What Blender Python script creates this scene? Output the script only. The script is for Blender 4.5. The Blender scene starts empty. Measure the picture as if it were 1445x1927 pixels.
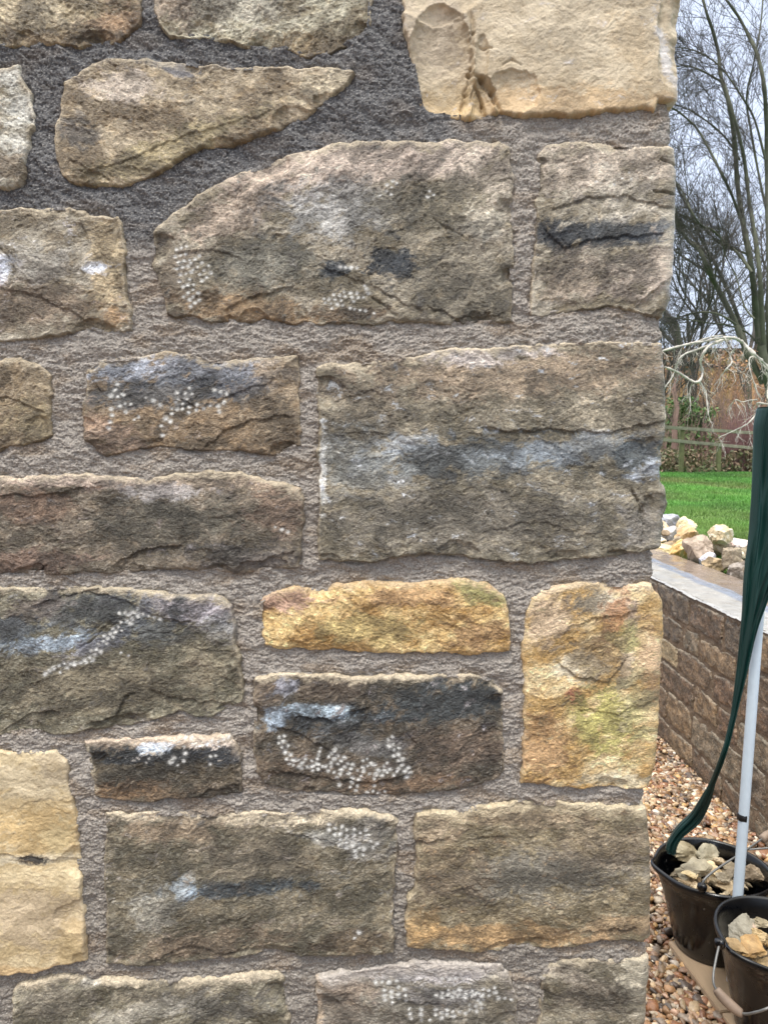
import bpy, math, random
import numpy as np
from mathutils import Vector, Matrix

R = math.radians
scene = bpy.context.scene
COL = scene.collection
# ------------------------------------------------------------------ camera
H_CAM = 1.40; PITCH = R(4.8); FPX = 1448.0; CX, CY = 722.5, 963.5
cam_d = bpy.data.cameras.new('camera'); cam = bpy.data.objects.new('camera', cam_d); COL.objects.link(cam)
cam.location = (0, 0, H_CAM); cam.rotation_euler = (math.pi/2 - PITCH, 0, 0)
cam_d.sensor_fit = 'HORIZONTAL'; cam_d.sensor_width = 36; cam_d.lens = 36*FPX/1445.0
cam_d.clip_start = 0.02; cam_d.clip_end = 3000
cam_d.dof.use_dof = True; cam_d.dof.focus_distance = 1.0; cam_d.dof.aperture_fstop = 34
scene.camera = cam
# ------------------------------------------------------------------ light
SUN_EL, SUN_ROT = R(63), R(205)       # behind and a little left of the camera, high, veiled by cloud
w = bpy.data.worlds.new('World'); scene.world = w; w.use_nodes = True
nt = w.node_tree; nt.nodes.clear()
def N(t, **k):
    n = nt.nodes.new(t)
    for a, b in k.items(): setattr(n, a, b)
    return n
out = N('ShaderNodeOutputWorld'); bg = N('ShaderNodeBackground'); bg.inputs[1].default_value = 0.1
sky = N('ShaderNodeTexSky', sky_type='NISHITA'); sky.sun_disc = False
sky.sun_elevation = SUN_EL; sky.sun_rotation = SUN_ROT; sky.dust_density = 3; sky.air_density = 1.2
tc = N('ShaderNodeTexCoord'); sep = N('ShaderNodeSeparateXYZ'); nt.links.new(tc.outputs['Generated'], sep.inputs[0])
ramp = N('ShaderNodeValToRGB')       # overcast: zenith about three times the horizon
ramp.color_ramp.elements[0].position = 0.0; ramp.color_ramp.elements[0].color = (.58, .65, .80, 1)
ramp.color_ramp.elements[1].position = 1.0; ramp.color_ramp.elements[1].color = (2.65, 2.56, 2.36, 1)
e_ = ramp.color_ramp.elements.new(.46); e_.color = (.64, .715, .89, 1)
nt.links.new(sep.outputs[2], ramp.inputs[0])
mp = N('ShaderNodeMapping'); mp.inputs['Scale'].default_value = (1, 1, 3.0); nt.links.new(tc.outputs['Generated'], mp.inputs[0])
nz = N('ShaderNodeTexNoise'); nz.inputs['Scale'].default_value = 3.2; nz.inputs['Detail'].default_value = 5
nt.links.new(mp.outputs[0], nz.inputs['Vector'])
mr = N('ShaderNodeMapRange'); mr.inputs[1].default_value = .3; mr.inputs[2].default_value = .7; mr.inputs[3].default_value = 7.6; mr.inputs[4].default_value = 9.8
nt.links.new(nz.outputs[0], mr.inputs[0])
vm = N('ShaderNodeVectorMath', operation='SCALE'); nt.links.new(ramp.outputs[0], vm.inputs[0]); nt.links.new(mr.outputs[0], vm.inputs['Scale'])
mx = N('ShaderNodeMix', data_type='RGBA'); mx.inputs[0].default_value = .9
nt.links.new(sky.outputs[0], mx.inputs[6]); nt.links.new(vm.outputs[0], mx.inputs[7])
nt.links.new(mx.outputs[2], bg.inputs[0]); nt.links.new(bg.outputs[0], out.inputs[0])
sd = bpy.data.lights.new('sun', 'SUN'); sd.energy = 1.5; sd.angle = R(12); sd.color = (1, .965, .92)
sun = bpy.data.objects.new('sun', sd); COL.objects.link(sun)
sdir = Vector((math.sin(SUN_ROT)*math.cos(SUN_EL), math.cos(SUN_ROT)*math.cos(SUN_EL), math.sin(SUN_EL)))
sun.rotation_euler = sdir.to_track_quat('Z', 'Y').to_euler()
vs = scene.view_settings; vs.view_transform = 'Standard'; vs.look = 'None'; vs.exposure = 0.80; vs.gamma = 1
# ------------------------------------------------------------------ helpers
cp, sp = math.cos(PITCH), math.sin(PITCH)
def ray(px, py):
    x = (px-CX)/FPX; y = -(py-CY)/FPX
    return np.array([x, cp + y*sp, -sp + y*cp])
def atY(px, py, Y):
    d = ray(px, py); t = Y/d[1]; return Vector((d[0]*t, Y, H_CAM + d[2]*t))
def atZ(px, py, Z):
    d = ray(px, py); t = (Z-H_CAM)/d[2]; return Vector((d[0]*t, d[1]*t, Z))
def atX(px, py, X):
    d = ray(px, py); t = X/d[0]; return Vector((X, d[1]*t, H_CAM + d[2]*t))
ILL = 1.02
def srgb(c, k=1.0/ILL):
    r = []
    for v in c[:3]:
        v = v/255.0
        v = v/12.92 if v <= .04045 else ((v+.055)/1.055)**2.4
        r.append(min(v*k, .88))
    return np.array(r)
_perm = np.random.RandomState(7).permutation(4096).astype(np.int64)
_g = np.random.RandomState(8).uniform(0, 2*np.pi, 4096); _gx, _gy = np.cos(_g), np.sin(_g)
_rv = np.random.RandomState(9).rand(4096, 4)
def _h(i, j, s): return _perm[(_perm[(i + s*131) & 4095] + j) & 4095]
def perlin(x, y, s=0):
    xi = np.floor(x).astype(np.int64); yi = np.floor(y).astype(np.int64)
    xf = x-xi; yf = y-yi
    u = xf*xf*xf*(xf*(xf*6-15)+10); v = yf*yf*yf*(yf*(yf*6-15)+10)
    def g(a, b):
        h = _h(xi+a, yi+b, s); return _gx[h]*(xf-a)+_gy[h]*(yf-b)
    return 1.5*((g(0,0)*(1-u)+g(1,0)*u)*(1-v)+(g(0,1)*(1-u)+g(1,1)*u)*v)
def fbm(x, y, s=0, o=4, gain=.5):
    r = 0; a = 1
    for k in range(o):
        r = r + a*perlin(x, y, s+k*7); x, y = x*1.9*.8-y*1.9*.6, x*1.9*.6+y*1.9*.8; a *= gain
    return r
def fbm0(x, y, s=0, o=4, gain=.5):   # not rotated: keeps the direction of stretched grain
    r = 0; a = 1
    for k in range(o):
        r = r + a*perlin(x, y, s+k*7); x, y = x*2.03+3.1, y*2.03+1.7; a *= gain
    return r
def facets(x, y, s=0, tilt=1.0, off=.5):
    """broken rock: every cell is a plane of its own tilt and level"""
    xi = np.floor(x).astype(np.int64); yi = np.floor(y).astype(np.int64)
    best = np.full(x.shape, 9e9); val = np.zeros(x.shape)
    for a in (-1, 0, 1):
        for b in (-1, 0, 1):
            h = _h(xi+a, yi+b, s); cx = xi+a+_rv[h,0]; cy = yi+b+_rv[h,1]
            dx = x-cx; dy = y-cy; d = dx*dx+dy*dy
            v = off*(_rv[h,2]-.5) + tilt*((_rv[h,3]-.5)*2*dx + (_rv[(h+77)&4095,2]-.5)*2*dy)
            m = d < best; best = np.where(m, d, best); val = np.where(m, v, val)
    return val
def conch(x, y, s=0, tilt=.8, off=.5, cur=.9):
    """shell shaped flakes: scooped hollows meeting in sharp ridges"""
    xi = np.floor(x).astype(np.int64); yi = np.floor(y).astype(np.int64); val = np.full(x.shape, 9e9)
    for a in (-1, 0, 1):
        for b in (-1, 0, 1):
            h = _h(xi+a, yi+b, s); dx = x-(xi+a+_rv[h,0]); dy = y-(yi+b+_rv[h,1])
            val = np.minimum(val, off*(_rv[h,2]-.5) + tilt*((_rv[h,3]-.5)*2*dx + (_rv[(h+77)&4095,2]-.5)*2*dy) + cur*(dx*dx+dy*dy))
    return val-.25
def sstep(a, b, x):
    t = np.clip((x-a)/(b-a), 0, 1); return t*t*(3-2*t)
def sdf(px, py, poly):
    P = np.asarray(poly, float); n = len(P)
    best = np.full(px.shape, 9e9); ins = np.zeros(px.shape, bool)
    for i in range(n):
        ax, ay = P[i]; bx, by = P[(i+1) % n]
        ex, ey = bx-ax, by-ay; L = ex*ex+ey*ey+1e-12
        t = np.clip(((px-ax)*ex+(py-ay)*ey)/L, 0, 1)
        best = np.minimum(best, (px-ax-t*ex)**2+(py-ay-t*ey)**2)
        c = ((ay > py) != (by > py)) & (px < (bx-ax)*(py-ay)/(by-ay+1e-12)+ax)
        ins ^= c
    d = np.sqrt(best); return np.where(ins, d, -d)
def mesh_np(name, V, F, mat, parent=None, col=None, smooth=True):
    V = np.asarray(V, np.float32); F = np.asarray(F, np.int32); k = F.shape[1]
    me = bpy.data.meshes.new(name); me.vertices.add(len(V)); me.vertices.foreach_set('co', V.ravel())
    me.loops.add(F.size); me.loops.foreach_set('vertex_index', F.ravel())
    me.polygons.add(len(F)); me.polygons.foreach_set('loop_start', np.arange(0, F.size, k, dtype=np.int32))
    me.polygons.foreach_set('loop_total', np.full(len(F), k, np.int32))
    me.polygons.foreach_set('use_smooth', np.full(len(F), smooth))
    if col is not None:
        at = me.color_attributes.new('col', 'FLOAT_COLOR', 'POINT')
        C4 = np.ones((len(V), 4), np.float32); C4[:, :3] = np.clip(col, 0, .95); at.data.foreach_set('color', C4.ravel())
    me.update(calc_edges=True)
    if mat: me.materials.append(mat)
    o = bpy.data.objects.new(name, me); COL.objects.link(o)
    if parent: o.parent = parent
    return o
def grid_mesh(name, Px, Py, Pz, keep, mat, parent, col=None):
    nv, nu = Px.shape
    fk = keep[:-1,:-1] & keep[1:,:-1] & keep[:-1,1:] & keep[1:,1:]
    idx = np.arange(nu*nv).reshape(nv, nu)
    F = np.stack([idx[:-1,:-1][fk], idx[:-1,1:][fk], idx[1:,1:][fk], idx[1:,:-1][fk]], 1)
    used = np.zeros(nu*nv, bool); used[F.ravel()] = True
    remap = np.cumsum(used)-1
    V = np.stack([Px.ravel(), Py.ravel(), Pz.ravel()], 1)[used]
    return mesh_np(name, V, remap[F], mat, parent, None if col is None else col.reshape(-1, 3)[used])
def tag(o, label=None, cat=None, group=None, kind=None):
    if label: o['label'] = label
    if cat: o['category'] = cat
    if group: o['group'] = group
    if kind: o['kind'] = kind
    return o
def empty(name, loc, label, cat, group=None):
    o = bpy.data.objects.new(name, None); COL.objects.link(o); o.location = loc; o.empty_display_size = .1
    return tag(o, label, cat, group)
def to_local(o):          # child built in world space under an Empty without rotation
    if o.parent: o.matrix_parent_inverse = Matrix.Translation(-o.parent.location)
    return o
# ------------------------------------------------------------------ materials
def mat(name, base=None, attr=False, rough=.7, rvar=0, var=.25, vscale=60, bump=.0, bscale=300, bdist=.001, spec=.5, metal=0, stretch=None, hue=0, coat=0):
    m = bpy.data.materials.new(name); m.use_nodes = True; t = m.node_tree; b = t.nodes['Principled BSDF']
    def nn(k, **a):
        n = t.nodes.new(k)
        for q, v in a.items(): setattr(n, q, v)
        return n
    co = nn('ShaderNodeTexCoord'); mpn = nn('ShaderNodeMapping'); t.links.new(co.outputs['Object'], mpn.inputs[0])
    if stretch: mpn.inputs['Scale'].default_value = stretch
    if attr:
        src = nn('ShaderNodeAttribute'); src.attribute_name = 'col'; c0 = src.outputs['Color']
    else:
        src = nn('ShaderNodeRGB'); src.outputs[0].default_value = (*[float(x) for x in base], 1); c0 = src.outputs[0]
    n1 = nn('ShaderNodeTexNoise'); n1.inputs['Scale'].default_value = vscale; n1.inputs['Detail'].default_value = 6; n1.inputs['Roughness'].default_value = .65
    t.links.new(mpn.outputs[0], n1.inputs['Vector'])
    r1 = nn('ShaderNodeMapRange'); r1.inputs[1].default_value = .3; r1.inputs[2].default_value = .7; r1.inputs[3].default_value = 1-var; r1.inputs[4].default_value = 1+var
    t.links.new(n1.outputs[0], r1.inputs[0])
    mu = nn('ShaderNodeVectorMath', operation='SCALE'); t.links.new(c0, mu.inputs[0]); t.links.new(r1.outputs[0], mu.inputs['Scale'])
    last = mu.outputs[0]
    if hue:
        n3 = nn('ShaderNodeTexNoise'); n3.inputs['Scale'].default_value = vscale*.3; t.links.new(mpn.outputs[0], n3.inputs['Vector'])
        r3 = nn('ShaderNodeMapRange'); r3.inputs[1].default_value = .35; r3.inputs[2].default_value = .65; r3.inputs[3].default_value = .5-hue; r3.inputs[4].default_value = .5+hue
        t.links.new(n3.outputs[0], r3.inputs[0])
        hs = nn('ShaderNodeHueSaturation'); t.links.new(r3.outputs[0], hs.inputs['Hue']); t.links.new(last, hs.inputs['Color']); last = hs.outputs[0]
    t.links.new(last, b.inputs['Base Color'])
    b.inputs['Specular IOR Level'].default_value = spec; b.inputs['Metallic'].default_value = metal; b.inputs['Coat Weight'].default_value = coat
    if rvar:
        n2 = nn('ShaderNodeTexNoise'); n2.inputs['Scale'].default_value = vscale*.35; n2.inputs['Detail'].default_value = 4; t.links.new(mpn.outputs[0], n2.inputs['Vector'])
        r2 = nn('ShaderNodeMapRange'); r2.inputs[1].default_value = .35; r2.inputs[2].default_value = .65; r2.inputs[3].default_value = rough-rvar; r2.inputs[4].default_value = rough+rvar
        t.links.new(n2.outputs[0], r2.inputs[0]); t.links.new(r2.outputs[0], b.inputs['Roughness'])
    else: b.inputs['Roughness'].default_value = rough
    if bump:
        nb = nn('ShaderNodeTexNoise'); nb.inputs['Scale'].default_value = bscale; nb.inputs['Detail'].default_value = 5; nb.inputs['Roughness'].default_value = .7
        t.links.new(mpn.outputs[0], nb.inputs['Vector'])
        bp = nn('ShaderNodeBump'); bp.inputs['Strength'].default_value = bump; bp.inputs['Distance'].default_value = bdist
        t.links.new(nb.outputs[0], bp.inputs['Height']); t.links.new(bp.outputs[0], b.inputs['Normal'])
    return m
M_STONE = mat('split_stone', attr=True, rough=.38, rvar=.13, var=.38, vscale=260, bump=1.0, bscale=340, bdist=.0034, spec=.7, stretch=(1,1,1.7))
M_SMOOTH = mat('smooth_stone', attr=True, rough=.5, rvar=.12, var=.16, vscale=240, bump=.9, bscale=420, bdist=.0014)
M_MORTAR = mat('lime_mortar', attr=True, rough=.62, rvar=.12, var=.42, vscale=330, bump=1.0, bscale=360, bdist=.0028, stretch=(1,1,1.5))
# ------------------------------------------------------------------ main wall
D = 1.0
edge_px = [(-80,1276),(0,1276),(50,1272),(100,1270),(150,1271),(195,1268),(215,1274),(255,1276),(285,1266),(330,1270),(380,1267),(420,1265),(500,1262),(560,1258),(592,1254),(612,1258),(635,1258),(650,1249),(700,1250),(760,1251),(800,1253),(850,1245),(880,1243),(920,1248),(950,1252),(985,1248),(1010,1242),(1030,1238),(1060,1242),(1085,1244),(1102,1232),(1130,1243),(1180,1248),(1220,1243),(1300,1238),(1400,1232),(1440,1228),(1472,1218),(1495,1224),(1515,1217),(1560,1218),(1620,1223),(1660,1224),(1700,1222),(1755,1219),(1785,1226),(1805,1222),(1860,1216),(1900,1212),(1927,1209),(2010,1209)]
_e = [atY(x, y, D) for y, x in edge_px]
EZ = np.array([p.z for p in _e])[::-1]; EX = np.array([p.x for p in _e])[::-1]
def uc(v): return np.interp(v, EZ, EX) - .0055 + .0015*perlin(v*60, v*0+3.3, 5)
def wallmap(u, v, h):
    r = .007; c = uc(v); s = u-(c-r); a = np.clip(s/r, 0, math.pi/2)
    X = np.where(s <= 0, u, c-r+(r+h)*np.sin(a)); Y = np.where(s <= 0, D-h, D+r-(r+h)*np.cos(a))
    far = s > r*math.pi/2
    X = np.where(far, c+h, X); Y = np.where(far, D+r+(s-r*math.pi/2), Y)
    return X, Y, v
def uv_of(px, py):
    if px > 1300:      # wraps round the corner
        v = atY(1240, py, D).z; return (float(np.interp(v, EZ, EX)) + (px-1300)*.001, v)
    p = atY(px, py, D); return (p.x, p.z)
def pxr(u, v):         # wall (u,v) to photo px for painting
    dx, dy, dz = u, D, v-H_CAM
    zc = dy*cp - dz*sp; yc = dy*sp + dz*cp
    return CX + FPX*dx/zc, CY - FPX*yc/zc
def roughen(poly, seed, amp=.0016, step=.012):
    rs = np.random.RandomState(seed); out_ = []
    n = len(poly)
    for i in range(n):
        a = np.array(poly[i]); b = np.array(poly[(i+1) % n]); L = np.linalg.norm(b-a); k = max(1, int(L/step))
        nrm = np.array([-(b-a)[1], (b-a)[0]])/(L+1e-9)
        for j in range(k):
            q = a+(b-a)*j/k
            if j: q = q + nrm*rs.uniform(-amp, amp)
            out_.append(tuple(q))
    return out_
def build_stone(spec, parent, seed, step=.0011, mapf=wallmap, mapped=True, pxf=pxr, poly=None, name='stone'):
    if poly is None: poly = [uv_of(*p) for p in spec['poly']]
    poly = roughen(poly, seed)
    P = np.array(poly); u0, v0 = P.min(0)-.006; u1, v1 = P.max(0)+.006
    us = np.arange(u0, u1, step); vsn = np.arange(v0, v1, step)
    U, V = np.meshgrid(us, vsn)
    so = seed*3.7; sm = .3 if spec.get('smooth') else 1.0
    wu = U + .0022*fbm(U*55+so, V*55, seed, 3); wv = V + .0022*fbm(U*55, V*55+so, seed+3, 3)
    d = sdf(wu, wv, poly)
    rg = spec.get('rough', 1.0); rnd = np.random.RandomState(seed)
    prot = spec.get('prot', .012)*.8
    # rocky shoulder
    er = spec.get('er', .011)*.48
    dd = np.clip(d, 0, er)/er
    h = prot*(.52 + .48*np.sqrt(np.clip(1-(1-dd)**2, 0, 1)))
    h = np.where(d < 0, prot*.52 + d*7, h)
    uu, vv = U-P[:,0].mean(), V-P[:,1].mean()
    h = h + uu*rnd.uniform(-.02, .02) + vv*rnd.uniform(-.03, .02)
    # broken face
    wx = U + .005*fbm(U*26+so, V*26, seed+11, 6, .62); wy = V + .005*fbm(U*26, V*26+so, seed+12, 6, .62)
    ang = R(spec.get('grain', rnd.uniform(-12, 28))); ca, sa = math.cos(ang), math.sin(ang)
    gx, gy = wx*ca+wy*sa, -wx*sa+wy*ca
    ms = sstep(-.3, .5, fbm(U*16+so, V*16, seed+35, 3)); k1 = rnd.uniform(.6, 1.3)
    bx_ = U + .0022*fbm(U*24+so, V*24, seed+13, 4, .5); by_ = V + .0022*fbm(U*24, V*24+so, seed+14, 4, .5)
    hx, hy = bx_*ca+by_*sa, -bx_*sa+by_*ca
    face = k1*.0056*conch(hx*7, hy*12, seed+21, .9, .55, .9) + .0016*conch(hx*19, hy*30, seed+27, .9)*ms + .0014*conch(gx*27, gy*44, seed+22)*(.25+1.1*ms) + .0006*conch(gx*110, gy*150, seed+23)*(.4+ms)
    face = face + .0009*facets(gx*20, gy*32, seed+25, .8, .5)*ms + .0009*facets(gx*190, gy*300, seed+24, 1.0, .8) + .0005*facets(gx*330, gy*420, seed+26, 1.0, .9)
    face = face + .0006*fbm0(gx*70, gy*110, seed+31, 6, .72)*(.5+.9*ms) + .0020*fbm(U*12+so, V*12, seed+32, 3)
    face = face*(1-.6*sstep(uc(V)-.02, uc(V)-.002, U)) if mapf is wallmap else face
    h = h + face*rg*sstep(-.001, .006, d)
    if sm < 1: h = h + .0009*conch(gx*60, gy*75, seed+71, .9)*.5 + .0004*facets(gx*200, gy*260, seed+72, 1., .9) + .0004*fbm0(gx*90, gy*150, seed+73, 4, .7)
    # chips knocked off the arrises
    per = np.array(poly)
    nch = int(spec.get('chips', 1.0)*len(per)*(.16 if sm == 1 else .05))
    for k in range(nch):
        q = per[rnd.randint(len(per))]; rr = rnd.uniform(.006, .022); dep = rnd.uniform(.002, .006)
        rx, ry = rr*rnd.uniform(1, 2.2), rr
        i0 = max(0, int((q[0]-rx-u0)/step)); i1 = int((q[0]+rx-u0)/step)+2; j0 = max(0, int((q[1]-ry-v0)/step)); j1 = int((q[1]+ry-v0)/step)+2
        s_ = (slice(j0, j1), slice(i0, i1))
        rr2 = ((wx[s_]-q[0])/rx)**2+((wy[s_]-q[1])/ry)**2
        h[s_] = h[s_] - dep*np.sqrt(np.clip(1-rr2, 0, 1))
    X_, Y_ = pxf(U, V)
    qa = 9 if sm == 1 else 4.5
    qx = X_ + qa*fbm(U*40+so, V*40, seed+41, 4, .6); qy = Y_ + qa*fbm(U*40, V*40+so, seed+42, 4, .6)
    for (cx, cy, rx, ry, dep) in spec.get('scoops', []):
        r2 = ((qx-cx)/rx)**2+((qy-cy)/ry)**2
        h = h - dep*np.sqrt(np.clip(1-r2, 0, 1))
    for (line, st, wd) in spec.get('ledges', []):       # px polyline, step, fade width in px
        L = np.array(line, float); yl = np.interp(X_, L[:,0], L[:,1]) + 5*fbm(U*60, V*0+so, seed+51, 3)
        t = Y_-yl; x0, x1 = L[0,0], L[-1,0]
        f = sstep(x0, x0+12, X_)*sstep(x1, x1-12, X_)
        h = h - st*f*np.where(t > 0, np.exp(-np.clip(t, 0, 900)/wd), 0)
    for (line, dep, wd) in spec.get('cracks', []):
        L = [uv_of(*p) for p in line]
        for i in range(len(L)-1):
            ax, ay = L[i]; bx, by = L[i+1]; ex, ey = bx-ax, by-ay; q = ex*ex+ey*ey
            t = np.clip(((wu-ax)*ex+(wv-ay)*ey)/q, 0, 1); dl = np.sqrt((wu-ax-t*ex)**2+(wv-ay-t*ey)**2)
            h = h - dep*np.exp(-(dl/wd)**2)
    # colour of the stone, with sheen patches and top edge highlights painted in
    c1, c2 = srgb(spec['c'][0]), srgb(spec['c'][1])
    dsat = .07 if c1[0] > .45 else .20
    c1, c2 = c1*(1-dsat)+c1.mean()*dsat, c2*(1-dsat)+c2.mean()*dsat
    c1, c2 = c1*.90, c2*1.08
    if c1[0] < .45: c1, c2 = c1*np.array([.95, 1.0, .93]), c2*np.array([.97, 1.0, .97])
    n = fbm0(gx*16, gy*30, seed+61, 5, .62); mixv = sstep(-.6, .7, n)[..., None]
    C = c1*(1-mixv)+c2*mixv
    m3 = sstep(.1, .6, fbm(U*45+so, V*70, seed+62, 4, .6))[..., None]*.35*sm
    C = C*(1-m3) + C*np.array([1.32, 1.24, 1.12])*m3
    fl = (sm*.6*sstep(.2, .6, fbm0(gx*90, gy*210, seed+64, 4, .7)+.1*n))[..., None]; C = C*(1-fl)+(C*1.35+np.array([.08,.078,.072]))*fl
    fl = (sm*.5*sstep(.25, .6, fbm0(gx*80, gy*190, seed+65, 4, .7)))[..., None]; C = C*(1-fl)+C*.62*fl
    wn = 1.2*fbm(gx*30, gy*55+so, seed+63, 8, .78)
    kk = (C.mean(-1)/C.mean())[..., None]
    for (cx, cy, rx, ry, an, c, st) in spec.get('patch', []):  # stone tones; the light blue ones paint sky sheen into the colour
        a = R(an); dx, dy = X_-cx, Y_-cy
        ex, ey = (dx*math.cos(a)+dy*math.sin(a))/rx, (-dx*math.sin(a)+dy*math.cos(a))/ry
        m = st*sstep(.28, .72, np.exp(-(ex*ex+ey*ey)*.6)+.30*wn)[..., None]
        cc = srgb(c); cc[2] = min(cc[2], .5*cc[2]+.5*cc[0]*1.02) if cc[2] > cc[0] else cc[2]; cc = cc*.72+cc.mean()*np.array([1.06,1.,.9])*.28; k_ = kk**.8
        C = C*(1-m)+cc*m*(1+.18*n[..., None])*np.clip(k_, .5, 1.8)
    mC = C[d > 0].mean(0); C = mC*(np.maximum(C, 1e-4)/mC)**(1.42 if sm == 1 else 1.0)*.93
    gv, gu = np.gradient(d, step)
    top = np.clip(-gv, 0, 1)*sstep(.011*spec.get('rimw', 1), .0, d + .004*wn)  # upward edges only: paler broken arris plus a painted highlight
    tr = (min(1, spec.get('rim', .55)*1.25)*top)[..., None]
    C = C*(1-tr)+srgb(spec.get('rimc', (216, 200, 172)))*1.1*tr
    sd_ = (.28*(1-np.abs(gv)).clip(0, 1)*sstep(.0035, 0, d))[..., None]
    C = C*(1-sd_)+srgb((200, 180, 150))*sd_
    # rows of white punch marks
    for (x, y, r_) in spec.get('dots', []):
        i0, i1 = np.searchsorted(X_[0], [x-3*r_-4, x+3*r_+4]) if X_.shape[1] > 2 else (0, 0)
        cu, cv = uv_of(x, y); ii = int((cu-u0)/step); jj = int((cv-v0)/step); w_ = int(3*r_*.0007/step)+2
        if ii < 0 or jj < 0 or ii >= U.shape[1] or jj >= U.shape[0]: continue
        s_ = (slice(max(0, jj-w_), jj+w_+1), slice(max(0, ii-w_), ii+w_+1))
        rr2 = ((X_[s_]-x+.16*(qx[s_]-X_[s_]))**2+((Y_[s_]-y+.16*(qy[s_]-Y_[s_]))*1.15)**2)/(r_*r_)
        m = np.exp(-rr2**1.5)
        h[s_] = h[s_] - .0004*m
        m = (m*.95)[..., None]; C[s_] = C[s_]*(1-m)+srgb((238, 236, 228))*m
        hm = (.09*np.exp(-rr2/3))[..., None]; C[s_] = C[s_]*(1-hm)+srgb((200, 198, 190))*hm
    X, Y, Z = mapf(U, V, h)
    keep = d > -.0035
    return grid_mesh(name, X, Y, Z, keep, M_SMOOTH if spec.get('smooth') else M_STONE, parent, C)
def dots(path, rows, gap, r=4.3, jit=.8, seed=0, drop=.1):
    """punch marks in rows that follow a px path"""
    rs = np.random.RandomState(seed); res = []; P = np.array(path, float)
    seg = np.linalg.norm(np.diff(P, axis=0), axis=1); tot = seg.sum(); k = max(1, int(tot/gap)); cs = np.concatenate([[0], np.cumsum(seg)])
    for i in range(k+1):
        s = tot*i/k; j = min(np.searchsorted(cs, s, 'right')-1, len(seg)-1); t = (s-cs[j])/seg[j]
        q = P[j]*(1-t)+P[j+1]*t; dr = (P[j+1]-P[j])/seg[j]; nr = np.array([-dr[1], dr[0]])
        for w_ in range(rows):
            if rs.rand() < drop: continue
            o = (w_-(rows-1)/2)*gap*.9 + (gap*.45 if i % 2 else 0)*(rows > 1)
            p = q+nr*o+rs.uniform(-jit, jit, 2); res.append((p[0], p[1], 1.04*r*rs.uniform(.65, 1.15)))
    return res
WALL = empty('stone_wall', (0.37, D, 0), 'big wall of split brown and yellow stone laid in wet grey mortar, filling the view', 'wall')
W = 1500
S = []
def st(label, poly, c, **k): S.append(dict(label=label, poly=poly, c=c, **k))
st('rough tan stone cut off by the top left corner', [(-60,-60),(275,-60),(270,0),(268,48),(262,55),(225,82),(150,92),(100,85),(40,88),(0,92),(-60,90)], ((140,116,80),(185,160,118)), patch=[(230,50,50,30,0,(170,128,82),.6),(60,25,90,25,0,(188,168,128),.6),(120,75,130,14,0,(118,96,62),.7)], rough=1.25, er=.018)
st('rough pale stone at the top between two wide mortar joints', [(290,-60),(705,-60),(700,0),(697,55),(680,72),(640,92),(610,105),(575,110),(540,98),(480,95),(430,80),(380,72),(340,75),(320,70),(300,48),(292,20)], ((152,132,102),(196,182,152)), patch=[(600,90,90,24,0,(152,128,84),.8),(420,20,120,30,0,(186,176,152),.6),(330,10,40,40,0,(168,142,112),.6)], rough=1.3, er=.02)
st('pale weathered stone end on the left edge below the top stone', [(-60,130),(0,133),(38,122),(45,150),(60,175),(68,230),(62,270),(52,300),(52,330),(40,350),(20,358),(0,352),(-60,355)], ((168,150,126),(208,198,182)), rough=1.2, patch=[(20,320,50,25,0,(150,128,96),.7)])
st('fish shaped brown stone tapering to a point on its right', [(122,152),(150,140),(165,130),(180,120),(200,112),(280,112),(360,118),(420,126),(540,129),(660,134),(667,140),(655,160),(620,190),(600,205),(560,232),(530,245),(490,258),(440,275),(400,278),(360,290),(320,315),(280,338),(230,355),(170,352),(135,345),(115,320),(108,290),(105,265),(115,225),(120,180)], ((148,122,90),(184,160,126)), patch=[(325,126,50,16,8,(104,100,98),.9),(150,255,30,22,20,(112,104,94),.7),(300,290,170,26,-22,(156,138,92),.7),(620,160,50,26,-25,(190,172,136),.6),(230,165,60,30,0,(186,168,146),.6)], ledges=[([(150,330),(230,310),(320,270),(420,240),(520,215)],.0016,30),([(130,300),(220,345)],.002,14)], grain=-14)
st('large smooth buff stone at the top of the corner', [(762,-60),(758,0),(762,60),(770,100),(780,150),(790,200),(800,215),(850,223),(910,228),(940,215),(1000,222),(1060,222),(1130,215),(1170,210),(1210,205),(1230,212),(1236,192),(1275,195),(W,195),(W,-60)], ((192,172,138),(206,188,156)), smooth=1, rough=.06, prot=.013, er=.009, rim=.1, patch=[(1000,200,260,30,0,(198,160,102),.8),(850,200,60,40,0,(200,168,108),.7),(820,60,55,60,0,(182,162,134),.6),(1100,60,130,60,0,(198,180,146),.5),(1180,90,30,60,-20,(190,160,110),.5),(1250,110,10,60,-14,(214,212,214),.7)],
   scoops=[(818,0,80,48,.010),(828,140,62,130,.020),(905,195,24,50,.014),(965,180,46,44,.007),(905,120,14,50,.006),(1252,70,20,100,.009)],
   cracks=[([(880,30),(888,70),(886,130),(876,180),(866,222)],.004,.0022),([(900,95),(922,100)],.003,.0012),([(880,140),(905,150),(925,180),(938,215)],.007,.0026),([(893,165),(905,195),(912,222)],.006,.002),([(945,130),(962,122),(978,130)],.002,.0012)])
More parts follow.
